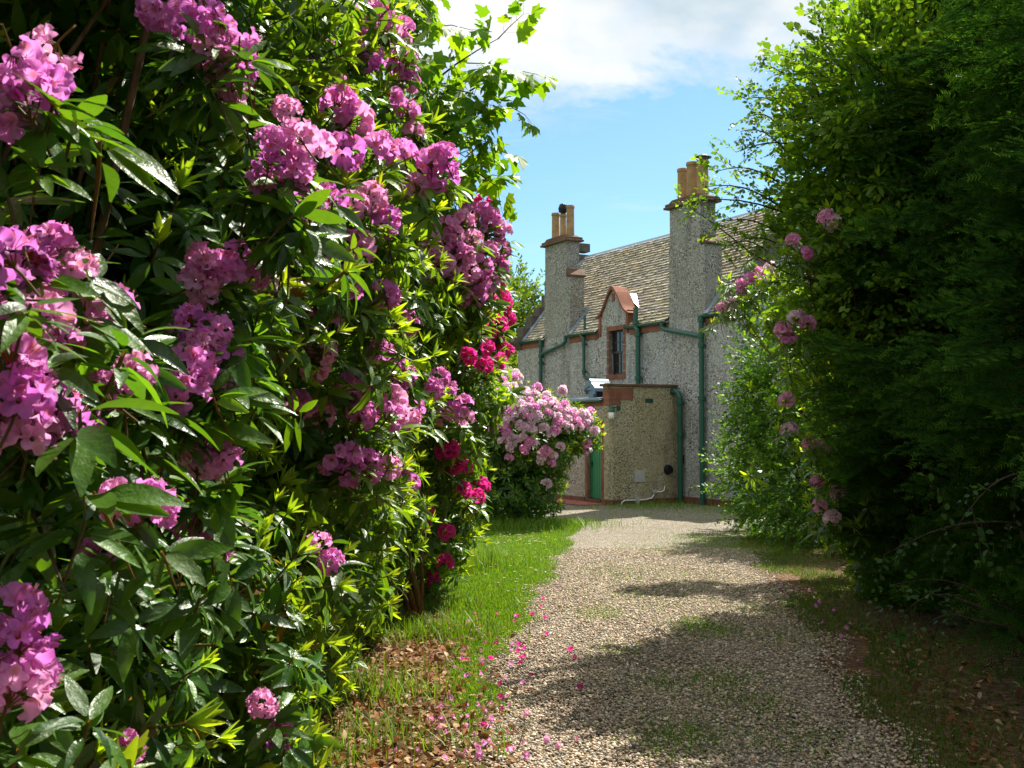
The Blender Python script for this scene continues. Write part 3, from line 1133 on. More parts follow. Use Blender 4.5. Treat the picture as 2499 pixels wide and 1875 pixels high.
def truss(cols, nf=14, nth=20, nr=5, stam=True, size=.068, dom=.062, gaps=0.0, wilt=0.0, bare=False):
    it = []
    for k in range(nf):
        t = (k + .5) / nf
        pol = math.acos(1 - 1.25 * t) * 1.0
        az = 2.39996 * k + rng.uniform(-.2, .2)
        if rng.uniform() < gaps:
            continue
        d = np.array([[math.sin(pol) * math.cos(az), math.sin(pol) * math.sin(az), math.cos(pol)]])
        d = norm(d + rng.normal(0, .13, (1, 3)) + np.array([[0, 0, -.35 * t * wilt]]))
        s_ = size * rng.uniform(.85, 1.15)
        V, F, C = floret(s_, nth, nr, cols, .06 + .1 * wilt)
        if wilt and rng.uniform() < wilt:
            V = V * np.array([.45, .45, 1.15])
            C = C * .8
        Rm = frames(d)[0]
        base = d[0] * dom * rng.uniform(.8, 1.1) * .65
        V2 = V @ Rm.T + base
        it.append((V2, F, C * rng.uniform(.86, 1.12)))
        if stam:
            for q in range(3):
                a = rng.uniform(0, 6.28)
                r0 = s_ * .10
                p0 = np.array([0, 0, s_ * .05])
                p1 = np.array([r0 * math.cos(a) * .9, r0 * math.sin(a) * .9, s_ * .5])
                p2 = np.array([r0 * math.cos(a) * 1.6 + s_ * .1, r0 * math.sin(a) * 1.6, s_ * .74])
                V, F = tube_np([p0, p1, p2], [.0012, .0011, .0016], 3)
                it.append((V @ Rm.T + base, np.array([(f[0], f[1], f[2], f[3]) for f in F]), (.80, .40, .50)))
        # flower stalk
        V, F = tube_np([(0, 0, -.03), base * 1.05], [.003, .002], 3)
        it.append((V, F, (.22, .17, .04)))
    V, F = tube_np([(0, 0, .0), (.005, 0, -.05), (.01, .01, -.11)], [.004, .004, .004], 5)
    it.append((V, F, STEM))
    if bare or wilt > .3:
        for k in range(9):
            a = 2.4 * k
            V, F = tube_np([(0, 0, 0), (.03 * math.cos(a), .03 * math.sin(a), .05), (.055 * math.cos(a), .055 * math.sin(a), .06 - .02 * rng.uniform())], [.002, .0018, .0014], 3)
            it.append((V, F, (.55, .12, .06)))
    return pack(it)


LILAC = (np.array((.80, .27, .69)), np.array((.87, .42, .76)), np.array((.60, .14, .02)))
LILAC2 = (np.array((.72, .20, .67)), np.array((.80, .31, .71)), np.array((.50, .10, .03)))
ROSE = (np.array((.88, .40, .71)), np.array((.91, .55, .78)), np.array((.70, .22, .08)))
MAGENTA = (np.array((.80, .05, .34)), np.array((.72, .045, .28)), None)
PALE = (np.array((.90, .70, .80)), np.array((.92, .78, .85)), np.array((.65, .35, .25)))
CREAM = (np.array((.82, .78, .72)), np.array((.8, .7, .6)), None)

m_leaf = leafy('rhododendron_leaf', .42, .30, .5, (2.4, 2.1, .5), vein=True)
m_petal = leafy('rhododendron_petal', .52, .55, .2, (1.12, 1.0, 1.1))
m_thin = leafy('thin_leaf', .45, .48, .25, (2.1, 1.9, .5))
m_yew = leafy('yew_needle', .34, .7, .0, (1.9, 2.0, .5))
m_grass = leafy('grass_blade', .40, .45, .35, (1.5, 1.4, .5))
m_dry = leafy('dead_leaf', .2, .7, .2, (1.2, 1.0, .8))


def bark(name, c):
    m, nt, out = new_mat(name)
    co = nt.coords()
    n = nt.noise(nt.mapping(co, scale=(8, 8, 2)), 4, 6, .7)
    principled(nt, out, nt.ramp(n, [(.35, tuple(x * .5 for x in c)), (.65, tuple(x * 1.4 for x in c))]), .9, nt.bump(n, .8, .02), .15)
    return m


m_bark = bark('rhododendron_bark', (.15, .085, .045))
m_bark2 = bark('tree_bark', (.085, .065, .045))


def truss_mesh(name, cols, **kw):
    V, F, C = truss(cols, **kw)
    return mesh_np(name, V, [F], C)


# ------------------------------------------------------------------ crowns built from lobes


class Lobes:
    def __init__(s, L):
        s.c = np.array([l[:3] for l in L], float)
        s.r = np.array([l[3:6] for l in L], float)

    def q(s, P):
        """smallest ellipsoid value at P, and the lobe it belongs to"""
        d = (P[:, None, :] - s.c[None]) / s.r[None]
        return np.linalg.norm(d, axis=2)

    def shell(s, dens, s_lo=.86, s_hi=1.04, inside=.84, deep=None):
        """points scattered through the outer shell; dens per square metre"""
        PP, NN = [], []
        for i in range(len(s.c)):
            r = s.r[i]
            area = 4 * math.pi * ((r[0] * r[1]) ** 1.6 / 3 + (r[0] * r[2]) ** 1.6 / 3 + (r[1] * r[2]) ** 1.6 / 3) ** (1 / 1.6)
            n = int(area * dens)
            d = norm(rng.normal(size=(n, 3)))
            # lumps so the outline stays uneven
            lump = 1 + .07 * np.sin(d[:, 0] * 7 + i) * np.sin(d[:, 1] * 6 + 2 * i) + .06 * np.sin(d[:, 2] * 9 + 3 * i)
            k = rng.uniform(s_lo, s_hi, n) * lump
            P = s.c[i] + d * r * k[:, None]
            N = norm(d / r)
            qs = s.q(P)
            qs[:, i] = 9
            keep = (qs.min(axis=1) > inside) & (P[:, 2] > .04)
            PP.append(P[keep])
            NN.append(N[keep])
        return np.concatenate(PP), np.concatenate(NN)

    def hit(s, px, py, back=0.0):
        o = np.array([0, 0, EYE])
        d = norm(ray(px, py))
        best = None
        for c, r in zip(s.c, s.r):
            oc = (o - c) / r
            dd = d / r
            A, B, C_ = dd @ dd, 2 * oc @ dd, oc @ oc - 1
            D = B * B - 4 * A * C_
            if D < 0:
                continue
            t = (-B - math.sqrt(D)) / (2 * A)
            if t > .3 and (best is None or t < best[0]):
                n = norm(((o + d * t) - c) / (r * r))
                best = (t, n)
        if best is None:
            # nearest approach
            ts = np.linspace(1, 24, 400)
            P = o + d * ts[:, None]
            qq = s.q(P).min(axis=1)
            k = int(qq.argmin())
            return P[k], np.array([.3, -.6, .6])
        return o + d * (best[0] - back), best[1]


def stems(name, parent, roots, lob, n, r0=.035, mat=None, target=None):
    b = MB()
    for k in range(n):
        i = rng.integers(0, len(lob.c))
        d = norm(rng.normal(size=3))
        d[2] = abs(d[2]) * .6
        e = lob.c[i] + d * lob.r[i] * rng.uniform(.4, .78)
        root = np.array(roots[rng.integers(0, len(roots))], float) + np.array([*rng.normal(0, .12, 2), 0])
        m1 = root * .6 + e * .4 + np.array([*rng.normal(0, .15, 2), .25])
        m2 = root * .25 + e * .75 + np.array([*rng.normal(0, .1, 2), .12])
        rr = r0 * rng.uniform(.6, 1.2)
        pts = []
        P = [root, m1, m2, e]
        for t in np.linspace(0, 1, 9):
            a = (1 - t) ** 3 * P[0] + 3 * (1 - t) ** 2 * t * P[1] + 3 * (1 - t) * t * t * P[2] + t ** 3 * P[3]
            pts.append(a)
        b.tube(pts, list(np.linspace(rr, rr * .22, 9)), 6)
    return b.build(name, mat or m_bark, parent, smooth=True)


def scatter(protos, P, N, upmix=.75, smin=.75, smax=1.2, tilt=.38, tint=.22):
    """whorls facing outwards and up"""
    D = norm(N + np.array([0, 0, upmix]) + rng.normal(0, tilt, P.shape))
    which = rng.integers(0, len(protos), len(P))
    parts = []
    for k, pr in enumerate(protos):
        m = which == k
        if not m.any():
            continue
        n = int(m.sum())
        t = rng.uniform(1 - tint, 1 + tint, (n, 1)) * np.array([1, 1, 1]) * rng.uniform(.94, 1.06, (n, 3))
        parts.append(inst(pr, frames(D[m]), rng.uniform(smin, smax, n), P[m], t))
    return parts


def clear_view(P, spots, rad):
    """drop whorls that stand in front of the flower heads"""
    keep = np.ones(len(P), bool)
    cam_ = np.array([0, 0, EYE])
    for s_ in spots:
        d = norm(s_ - cam_)
        t = (P - cam_) @ d
        dist = np.linalg.norm(P - (cam_ + t[:, None] * d), axis=1)
        keep &= ~((t < np.linalg.norm(s_ - cam_) + .04) & (t > np.linalg.norm(s_ - cam_) - .8) & (dist < rad))
    return keep


def put_trusses(parent, name, meshes, places, mat, smin=.9, smax=1.15, face=.5):
    pts = []
    for k, (P, N) in enumerate(places):
        me = meshes[k % len(meshes)] if len(places) > 3 else meshes[rng.integers(0, len(meshes))]
        o = bpy.data.objects.new(name, me)
        if len(me.materials) == 0:
            me.materials.append(mat)
        COL.objects.link(o)
        o.parent = parent
        toc = norm(np.array([0, 0, EYE]) - P)
        d = norm(N * .7 + np.array([0, 0, .45]) + toc * face + rng.normal(0, .18, 3))
        o.location = P
        o.rotation_euler = Vector(d).to_track_quat('Z', 'Y').to_euler()
        s_ = rng.uniform(smin, smax)
        o.scale = (s_, s_, s_)
        o.rotation_euler.rotate_axis('Z', rng.uniform(0, 6.28))
        pts.append(P)
    return np.array(pts)


hiA = [truss_mesh('truss_near', LILAC, nf=12, size=.074, gaps=.08), truss_mesh('truss_near', LILAC2, nf=10, size=.072, gaps=.1), truss_mesh('truss_near', LILAC, nf=13, gaps=.25),
       truss_mesh('truss_near', ROSE, nf=11, size=.074), truss_mesh('truss_near', LILAC2, nf=12, wilt=.55), truss_mesh('truss_near', LILAC, nf=8, size=.076, gaps=.2, bare=True), truss_mesh('truss_near', ROSE, nf=13, size=.066, gaps=.2)]
roseA = [truss_mesh('truss_mid', ROSE, nf=12, nth=15, nr=4, gaps=.1), truss_mesh('truss_mid', ROSE, nf=10, nth=15, nr=4, size=.074, gaps=.15), truss_mesh('truss_mid', LILAC, nf=12, nth=15, nr=4, gaps=.2), truss_mesh('truss_mid', LILAC, nf=11, nth=15, nr=4, wilt=.4)]
magA = [truss_mesh('truss_magenta', MAGENTA, nf=15, nth=15, nr=4, stam=False), truss_mesh('truss_magenta', MAGENTA, nf=13, nth=15, nr=4, stam=False, gaps=.12)]
paleA = [truss_mesh('truss_pale', PALE, nf=15, nth=10, nr=4, stam=False), truss_mesh('truss_pale', ROSE, nf=13, nth=10, nr=4, stam=False), truss_mesh('truss_pale', PALE, nf=14, nth=10, nr=4, stam=False)]
creamA = [truss_mesh('truss_cream', CREAM, nf=13, nth=10, nr=3, stam=False)]

W_HI = [whorl(10, 6, 0) for _ in range(3)] + [whorl(9, 6, 8) for _ in range(4)]
PALM = (np.array((.035, .10, .012)), np.array((.12, .23, .02)), np.array((.27, .38, .028)))
W_MID = [whorl(9, 4, 0, pal=PALM) for _ in range(3)] + [whorl(8, 4, 8, pal=PALM) for _ in range(4)]
W_DARK = [whorl(8, 3, 0, L=.14, stem=.15) for _ in range(3)]
PALG = (np.array((.04, .115, .014)), np.array((.12, .23, .02)), np.array((.28, .38, .04)))
W_FAR = [whorl(9, 3, 0, L=.12, stem=.1, pal=PALG) for _ in range(2)] + [whorl(8, 3, 6, L=.12, stem=.1, pal=PALG) for _ in range(2)]


def foliage_obj(parts, mat, parent, name='foliage'):
    V, FL, C = merge(parts)
    return obj(name, mesh_np(name, V, FL, C), mat, parent)


# ---- rhododendrons


def rhodo(root, label, L, spots, protos_near, trusses, dens, size, split=4.4, protos_far=None, inner=16, clear=.07, cull=None, extra=None, nst=30, r0=.024, roots=((0, 0, 0),), back=.08, face=.5):
    """one bush: stems, foliage and flower heads; spots are (px, py[, distance])"""
    o0 = np.array(root, float)
    T = empty('rhododendron', root)
    tag(T, label, 'rhododendron', 'flowering rhododendrons')
    lob = Lobes(L)
    places = []
    for s_ in spots:
        H_, N_ = lob.hit(s_[0], s_[1], back)
        if len(s_) > 2:
            P_ = at(*s_)
            if H_[1] > s_[2] or H_[1] < s_[2] - .9:
                H_ = P_
        places.append((H_ - o0, N_))
    pts = np.array([p + o0 for p, n in places])
    P, N = lob.shell(dens, .84, 1.06)
    k = clear_view(P, pts, clear)
    if cull is not None:
        k &= cull(P)
    P, N = P[k], N[k]
    near = np.linalg.norm(P - np.array([0, 0, EYE]), axis=1)
    m = near < split
    parts = scatter(protos_near, P[m], N[m]) + scatter(protos_far or protos_near, P[~m], N[~m])
    # leafy shoots under every flower head
    for _ in range(2):
        Pt = pts + rng.normal(0, .05, pts.shape) + np.array([-.02, .09, -.10])
        parts += scatter((protos_near if pts[:, 1].mean() < split else (protos_far or protos_near))[:3], Pt, np.tile([.2, -.3, .4], (len(Pt), 1)))
    Pi, Ni = lob.shell(inner, .35, .8, inside=.0)
    parts += scatter(W_DARK, Pi, Ni, smin=1.0, smax=1.4)
    if extra:
        Pi, Ni = Lobes(extra).shell(24, .6, 1.02, inside=.3)
        parts += scatter(W_DARK, Pi, Ni, smin=1.1, smax=1.5)
    foliage_obj([(a - o0, b, c) for a, b, c in parts], m_leaf, T)
    stems('stem', T, roots, Lobes([(*(np.array(l[:3]) - o0), *l[3:]) for l in L]), nst, r0)
    put_trusses(T, 'flower_truss', trusses, places, m_petal, size[0], size[1], face)
    return T


NEARL = [(-1.95, 2.25, .55, 1.0, 1.1, 1.05), (-2.2, 3.3, 1.0, 1.2, 1.2, 1.1), (-1.75, 4.5, .9, .95, 1.1, 1.05),
         (-1.95, 4.4, 3.9, 1.42, 1.35, .95), (-1.25, 3.6, 4.5, 1.0, 1.0, .6), (-2.75, 3.3, 2.8, 1.05, 1.2, 1.1), (-1.7, 2.1, 3.5, .75, .8, .55), (-1.7, 4.4, 2.4, .95, .8, .9)]  # high overhanging lobe is out of view, added to shade the hollow
spotsA = [(40, 130, 1.9), (95, 190, 2.0), (60, 240, 1.95), (110, 110, 2.2),
          (60, 560, 2.1), (115, 540, 2.2), (150, 580, 2.25), (90, 610, 2.2), (10, 560, 1.8), (20, 640, 1.9), (90, 690, 2.1), (60, 740, 2.0), (125, 745, 2.2), (175, 655, 2.3), (245, 670, 2.4),
          (40, 870, 1.9), (100, 880, 2.0), (60, 950, 1.95), (130, 930, 2.05), (20, 800, 1.9), (255, 1090, 2.3), (320, 1100, 2.35), (215, 1200, 2.5), (230, 860, 2.4), (290, 800, 2.4),
          (40, 1390, 1.9), (70, 1450, 1.95), (20, 1500, 1.85), (30, 1330, 2.0),
          (440, 20, 2.9), (480, 60, 2.9), (455, 115, 3.0), (510, 140, 3.0), (520, 90, 3.1), (500, 180, 3.1), (340, 15, 2.9), (410, 60, 3.0),
          (590, 310, 3.0), (650, 300, 3.05), (580, 360, 3.0), (640, 365, 3.05), (690, 325, 3.2), (620, 420, 3.2), (590, 460, 3.3), (670, 460, 3.4), (620, 240, 3.4), (710, 440, 3.5), (560, 400, 3.1),
          (440, 560, 3.1), (480, 590, 3.15), (510, 560, 3.3), (550, 590, 3.3), (430, 610, 3.1), (410, 700, 2.8), (465, 715, 2.85), (430, 740, 2.8), (410, 790, 2.75), (480, 770, 2.9), (400, 850, 2.7), (480, 830, 2.9),
          (440, 970, 3.0), (480, 990, 3.0), (430, 1010, 2.95), (440, 1160, 3.1), (420, 1130, 3.1), (460, 1180, 3.1),
          (565, 1525, 4.4), (605, 1590, 4.4), (270, 1620, 2.8), (690, 1175, 4.7), (715, 1215, 4.7)]


def cullA(P):
    d = np.linalg.norm(P - np.array([0, 0, EYE]), axis=1)
    sx_, sz_ = P[:, 0] / np.maximum(P[:, 1], .1), (P[:, 2] - EYE) / np.maximum(P[:, 1], .1)
    hollow = (np.abs(sx_ + .345) < .115) & (sz_ > .07) & (sz_ < .37) & (P[:, 1] < 4.7)
    return (P[:, 0] > -3.4) & (d > 1.2) & ~((P[:, 1] < 3.2) & (rng.uniform(size=len(P)) > .8)) & ~(hollow & (rng.uniform(size=len(P)) > .3))


rhodo((-2.0, 3.6, 0), 'huge lilac-pink rhododendron filling the left edge of the view, nearest the camera', NEARL, spotsA, W_HI, hiA, 38, (.56, .85), 4.4, W_MID, cull=cullA,
      extra=[(-3.6, 3.0, 1.8, 1.3, 2.0, 2.0), (-3.3, 1.2, 2.0, 1.0, 1.2, 2.0), (-3.6, 4.4, 4.4, 1.3, 2.4, 1.2), (-2.6, -.6, 2.2, 1.2, 1.4, 2.2), (-2.6, -3.0, 2.4, 1.5, 1.8, 2.4), (-2.2, .6, 4.3, 1.3, 1.8, .9)], nst=44, roots=[(-.5, -1.0, 0), (-.3, .5, 0), (0, 1, 0)])  # lobes behind the camera are unseen, added to cut sky light

MIDL = [(-1.8, 5.5, 2.7, 1.28, 1.1, 1.15), (-1.62, 6.5, 1.2, .85, 1.3, 1.3), (-1.5, 7.7, 2.45, 1.05, 1.2, 1.1), (-1.6, 8.6, 1.2, .85, 1.2, 1.25), (-1.6, 9.3, 2.2, 1.0, 1.0, 1.0), (-1.95, 6.6, 3.95, 1.25, 1.35, 1.1), (-1.2, 5.9, 1.75, .62, .7, .6)]
spotsB = [(810, 15), (835, 60), (860, 95), (870, 140), (885, 180), (790, 120), (720, 170), (820, 35), (850, 210), (930, 350), (960, 345), (955, 385), (890, 290), (760, 260), (870, 60), (880, 240), (780, 40), (740, 330), (800, 430), (770, 540),
          (720, 990), (755, 985), (785, 1010), (745, 1020), (850, 865), (880, 905), (840, 900), (895, 875), (865, 1020), (885, 1045), (840, 1010), (870, 1060), (950, 815), (970, 840), (935, 840), (975, 885), (1005, 900), (960, 900), (1000, 875), (880, 700), (830, 640), (740, 620), (680, 790), (690, 900), (640, 880), (870, 810), (760, 840), (700, 690), (620, 640)]
rhodo((-1.9, 7.2, 0), 'tall lilac-pink rhododendron further along the drive, between the nearest bush and the magenta one', MIDL, spotsB + [(690, 760), (610, 740), (820, 760), (780, 900), (830, 480), (700, 560), (760, 450), (870, 330), (820, 320), (730, 230), (690, 110), (900, 410)], W_MID, roseA + hiA[:2], 46, (.85, 1.25), clear=.10, extra=[(-3.6, 6.4, 2.4, 1.4, 2.4, 2.4), (-3.4, 8.6, 1.6, 1.5, 1.6, 1.8)], nst=30, roots=[(0, 0, 0), (.2, -1, 0), (.3, 1.2, 0)])

ROSEL = [(-.95, 8.6, 3.0, .80, .8, .70), (-.85, 8.7, 2.8, .52, .6, .45)]
spotsR = [(1000, 480), (1040, 490), (1070, 505), (960, 490), (1020, 520), (1055, 545), (1080, 540), (985, 540), (940, 550), (900, 560), (1040, 575), (1075, 580), (1010, 590), (960, 575), (870, 560), (840, 570), (920, 590), (1060, 610), (1000, 640), (1030, 610), (990, 600), (1085, 500), (1045, 455), (1020, 455), (980, 510), (1005, 555), (1060, 470), (1030, 640), (930, 525)]
rhodo((-1.0, 9.4, 0), 'rose-pink rhododendron whose massed heads stand clear against the sky beside the far treetop', ROSEL, spotsR, W_MID, roseA, 40, (1.0, 1.25), inner=30, nst=16, r0=.03, roots=[(0, .2, 0), (-.2, 0, 0)])

MAGL = [(-1.0, 11.2, 1.1, .68, 1.1, 1.05), (-.95, 10.6, 2.2, .85, 1.0, .95), (-.9, 11.4, 2.9, .85, 1.0, .75), (-1.2, 12.4, .8, .6, .8, .8), (-1.6, 11.5, 1.6, .9, 1.4, 1.6)]
spotsM = [(980, 415), (1005, 440), (1045, 435), (1065, 470), (1075, 560), (1085, 600), (1050, 635), (1065, 655), (1085, 640), (1060, 690), (1080, 700), (1095, 690), (1040, 700), (1075, 740), (1095, 760), (1050, 750), (970, 690), (940, 680), (990, 710), (1080, 780), (960, 980), (985, 1000), (970, 1010), (1005, 1010), (1040, 1050), (1030, 1075), (1000, 1060), (965, 1150), (915, 1140), (960, 1215), (935, 1250), (920, 1110), (1010, 770), (1090, 660), (900, 770), (1045, 790), (975, 970), (1060, 720), (1075, 620)]
rhodo((-1.1, 11.2, 0), 'rhododendron with hot magenta flower heads between the lilac bushes and the lawn', MAGL, spotsM, W_MID, magA, 42, (.95, 1.2), inner=22, back=.16, roots=[(0, 0, 0), (.1, .8, 0), (0, -.7, 0)], r0=.026)

# ---- pale pink bush by the outhouse
PALEL = [(-.25, 19.6, 1.1, 1.05, 1.1, 1.15), (.25, 19.4, 1.65, 1.05, 1.0, .85), (-.6, 19.9, 1.9, 1.1, 1.0, .8), (.85, 19.7, 1.75, .75, .7, .50), (.35, 19.5, .75, .62, .8, .75), (1.22, 19.7, 1.55, .42, .4, .26), (-1.6, 20.2, 1.5, 1.0, 1.1, 1.4)]
lobP = Lobes(PALEL)
RP = empty('rhododendron', (0, 19.8, 0))
rp0 = np.array((0, 19.8, 0))
tag(RP, 'rounded rhododendron covered in pale pink flowers at the end of the lawn by the outhouse', 'rhododendron', 'flowering rhododendrons')
spotsP = [(1060, 830), (1085, 822), (1110, 835), (1135, 845), (1160, 838), (1180, 855), (1215, 842), (1070, 850), (1095, 855), (1120, 862), (1145, 868), (1170, 875), (1195, 868), (1220, 875), (1240, 890), (1260, 895), (1275, 890), (1062, 875), (1085, 880), (1110, 885), (1130, 892), (1160, 898), (1185, 892), (1205, 900), (1225, 905), (1245, 912), (1265, 915), (1050, 900), (1075, 905), (1100, 910), (1125, 918), (1095, 935), (1150, 930), (1175, 925), (1200, 930), (1130, 945), (1115, 950), (1145, 955), (1085, 955), (1105, 965), (1135, 970), (1155, 960), (1165, 985), (1180, 975), (1195, 985), (1210, 965), (1190, 1000), (1170, 995), (1280, 935), (1268, 958), (1270, 972), (1285, 930), (1100, 895), (1140, 880), (1060, 860), (1205, 882), (1230, 925), (1150, 910), (1110, 815), (1125, 920), (1180, 1045), (1100, 990), (1190, 940), (1080, 925), (1060, 930)]
spotsP += [(x_ + rng.uniform(-14, 14), y_ + rng.uniform(6, 16)) for x_, y_ in spotsP[:32]]
placesP = []
for px, py in spotsP:
    H_, N_ = lobP.hit(px, py, .06)
    placesP.append((H_ - rp0, N_))
ptsP = np.array([p + rp0 for p, n in placesP])
P, N = lobP.shell(34, .86, 1.05)
k = clear_view(P, ptsP, .09)
parts = scatter(W_FAR, P[k], N[k])
Pi, Ni = lobP.shell(24, .3, .8, inside=0)
parts += scatter(W_DARK, Pi, Ni)
parts = [(a - rp0, b_, c) for a, b_, c in parts]
foliage_obj(parts, m_leaf, RP)
stems('stem', RP, [(0, 0, 0), (-.3, .2, 0), (.2, -.1, 0)], Lobes([(*(np.array(l[:3]) - rp0), *l[3:]) for l in PALEL]), 24, .024)
put_trusses(RP, 'flower_truss', paleA, placesP, m_petal, 1.0, 1.3)

# ---- cream rhododendron glimpsed behind it
CL = [(-.9, 23.0, 1.9, .9, .8, .75), (-1.2, 23.2, 1.0, 1.0, .9, 1.0)]
lobC = Lobes(CL)
RC = empty('rhododendron', (-1.0, 23.0, 0))
rc0 = np.array((-1.0, 23.0, 0))
tag(RC, 'cream-white rhododendron glimpsed behind the pale pink bush at the house corner', 'rhododendron', 'flowering rhododendrons')
pl = []
for px, py in [(1100, 800), (1115, 808), (1122, 816), (1108, 818), (1092, 812), (1085, 800), (1120, 828)]:
    H_, N_ = lobC.hit(px, py, .05)
    pl.append((H_ - rc0, N_))
P, N = lobC.shell(30)
parts = [(a - rc0, b_, c) for a, b_, c in scatter(W_FAR, P, N)]
foliage_obj(parts, m_leaf, RC)
put_trusses(RC, 'flower_truss', creamA, pl, m_petal, 1.0, 1.3)

# ------------------------------------------------------------------ broad-leaved trees


def small_leaf(L, W):
    V = np.array([(0, 0, 0), (L * .35, W * .5, .12 * W), (L * .75, W * .38, .10 * W - .03 * L), (L, 0, -.10 * L), (L * .75, -W * .38, .10 * W - .03 * L), (L * .35, -W * .5, .12 * W), (L * .5, 0, -.02 * L)])
    F = np.array([(0, 6, 2, 1), (6, 3, 2, 2), (0, 5, 4, 6), (6, 4, 3, 3)])
    F = np.array([(0, 6, 2, 1), (0, 5, 4, 6)])
    F3 = np.array([(6, 3, 2), (6, 4, 3)])
    return V, F, F3


def leaf_quads(L, W):
    """small oval leaf folded on its midrib: two quads"""
    V = np.array([(0, 0, 0), (L * .42, W * .5, .16 * W), (L, 0, -.12 * L), (L * .42, -W * .5, .16 * W), (L * .45, 0, 0)])
    V = np.array([(0, 0, 0), (L * .3, W * .46, .13 * W), (L * .72, W * .40, .10 * W - .04 * L), (L, 0, -.12 * L), (L * .72, -W * .40, .10 * W - .04 * L), (L * .3, -W * .46, .13 * W), (L * .5, 0, -.01 * L)])
    return V, np.array([(0, 6, 2, 1), (6, 3, 2, 2)])[:1], None


def twig(n, Lt, L, W, cols, flat=.35, droop=.25):
    """twig along +X with alternate leaves in its plane"""
    it = []
    V, F = tube_np([(0, 0, 0), (Lt * .5, 0, .01), (Lt, 0, -droop * Lt * .3)], [.004, .003, .0012], 3)
    it.append((V, F, (.07, .05, .03)))
    for k in range(n):
        t = (k + .7) / n
        side = 1 if k % 2 else -1
        l_ = L * rng.uniform(.6, 1.1) * (1.0 if t < .9 else .7)
        V = np.array([(0, 0, 0), (l_ * .3, W / L * l_ * .46, .10 * l_), (l_ * .72, W / L * l_ * .38, .06 * l_), (l_, 0, -.10 * l_), (l_ * .72, -W / L * l_ * .38, .06 * l_), (l_ * .3, -W / L * l_ * .46, .10 * l_), (l_ * .25, 0, 0), (l_ * .72, 0, -.03 * l_)])
        F = np.array([(0, 6, 1, 1), (6, 7, 2, 1), (7, 3, 2, 2), (0, 5, 6, 6), (6, 5, 4, 7), (7, 4, 3, 3)])
        F = np.array([(6, 7, 2, 1), (6, 5, 4, 7), (0, 5, 6, 1), (7, 4, 3, 2)])
        az = side * rng.uniform(.5, 1.1)
        V[:, 0] += .012
        V = rot_leaf(V, az, rng.uniform(-.35, .35) * (1 + flat), rng.uniform(-.9, .9) * (.6 + flat))
        V += np.array([Lt * t, 0, -droop * Lt * .3 * t * t])
        c = cols[rng.integers(0, len(cols))] * rng.uniform(.75, 1.25)
        it.append((V, F, c))
    return pack(it)


BEECH = [np.array((.11, .21, .018)), np.array((.075, .17, .016)), np.array((.15, .25, .022))]
T_BEECH = [twig(12, .40, .078, .062, BEECH) for _ in range(5)]
T_THORN = [twig(12, .34, .065, .056, [np.array((.05, .14, .018)), np.array((.08, .18, .02)), np.array((.12, .22, .03))], .6) for _ in range(5)]


def twig_scatter(protos, P, N, outmix=1.0, up=.25, tilt=.35, smin=.8, smax=1.25, tint=.15):
    D = norm(N * outmix + np.array([0, 0, up]) + rng.normal(0, tilt, P.shape))
    upv = norm(np.array([0, 0, 1.0]) + rng.normal(0, .35, P.shape))
    Rm = frames(D, upv)
    which = rng.integers(0, len(protos), len(P))
    parts = []
    for k, pr in enumerate(protos):
        m = which == k
        if m.any():
            n = int(m.sum())
            parts.append(inst(pr, Rm[m], rng.uniform(smin, smax, n), P[m], rng.uniform(1 - tint, 1 + tint, (n, 1)) * np.ones((1, 3))))
    return parts


def branch_net(b, root, ends, r0, n=7, sag=.2):
    for e in ends:
        root_, e = np.array(root, float), np.array(e, float)
        m1 = root_ + (e - root_) * .35 + np.array([*rng.normal(0, .12, 2), .3])
        m2 = root_ + (e - root_) * .75 + np.array([*rng.normal(0, .12, 2), .15])
        P = [root_, m1, m2, e]
        pts = [(1 - t) ** 3 * P[0] + 3 * (1 - t) ** 2 * t * P[1] + 3 * (1 - t) * t * t * P[2] + t ** 3 * P[3] for t in np.linspace(0, 1, n)]
        b.tube(pts, list(np.linspace(r0, r0 * .2, n)), 5)


# beech over the right-hand side
BL = [(5.25, 13.2, 5.5, 1.6, 1.5, 1.5), (5.2, 13.4, 3.9, 1.5, 1.4, 1.4), (5.0, 13.4, 2.6, 1.2, 1.3, 1.2), (6.5, 13.3, 6.7, 1.8, 1.5, 1.2), (4.5, 13.0, 4.7, .95, .9, .8), (4.4, 12.3, 3.5, .8, .8, .8), (4.2, 12.0, 5.6, .75, .8, .7)]
KB = .80
BL = [(x * KB, y * KB, EYE + (z - EYE) * KB, a * KB, b * KB, c * KB) for x, y, z, a, b, c in BL]
lobB = Lobes(BL)
TB = empty('beech_tree', (4.4, 10.9, 0))
tb0 = np.array((4.4, 10.9, 0))
tag(TB, 'young beech tree with small sunlit leaves and thin twigs reaching left over the slate roof', 'tree')
P, N = lobB.shell(64, .55, 1.1, inside=.45)
parts = twig_scatter(T_BEECH, P, N, 1.0, .15)
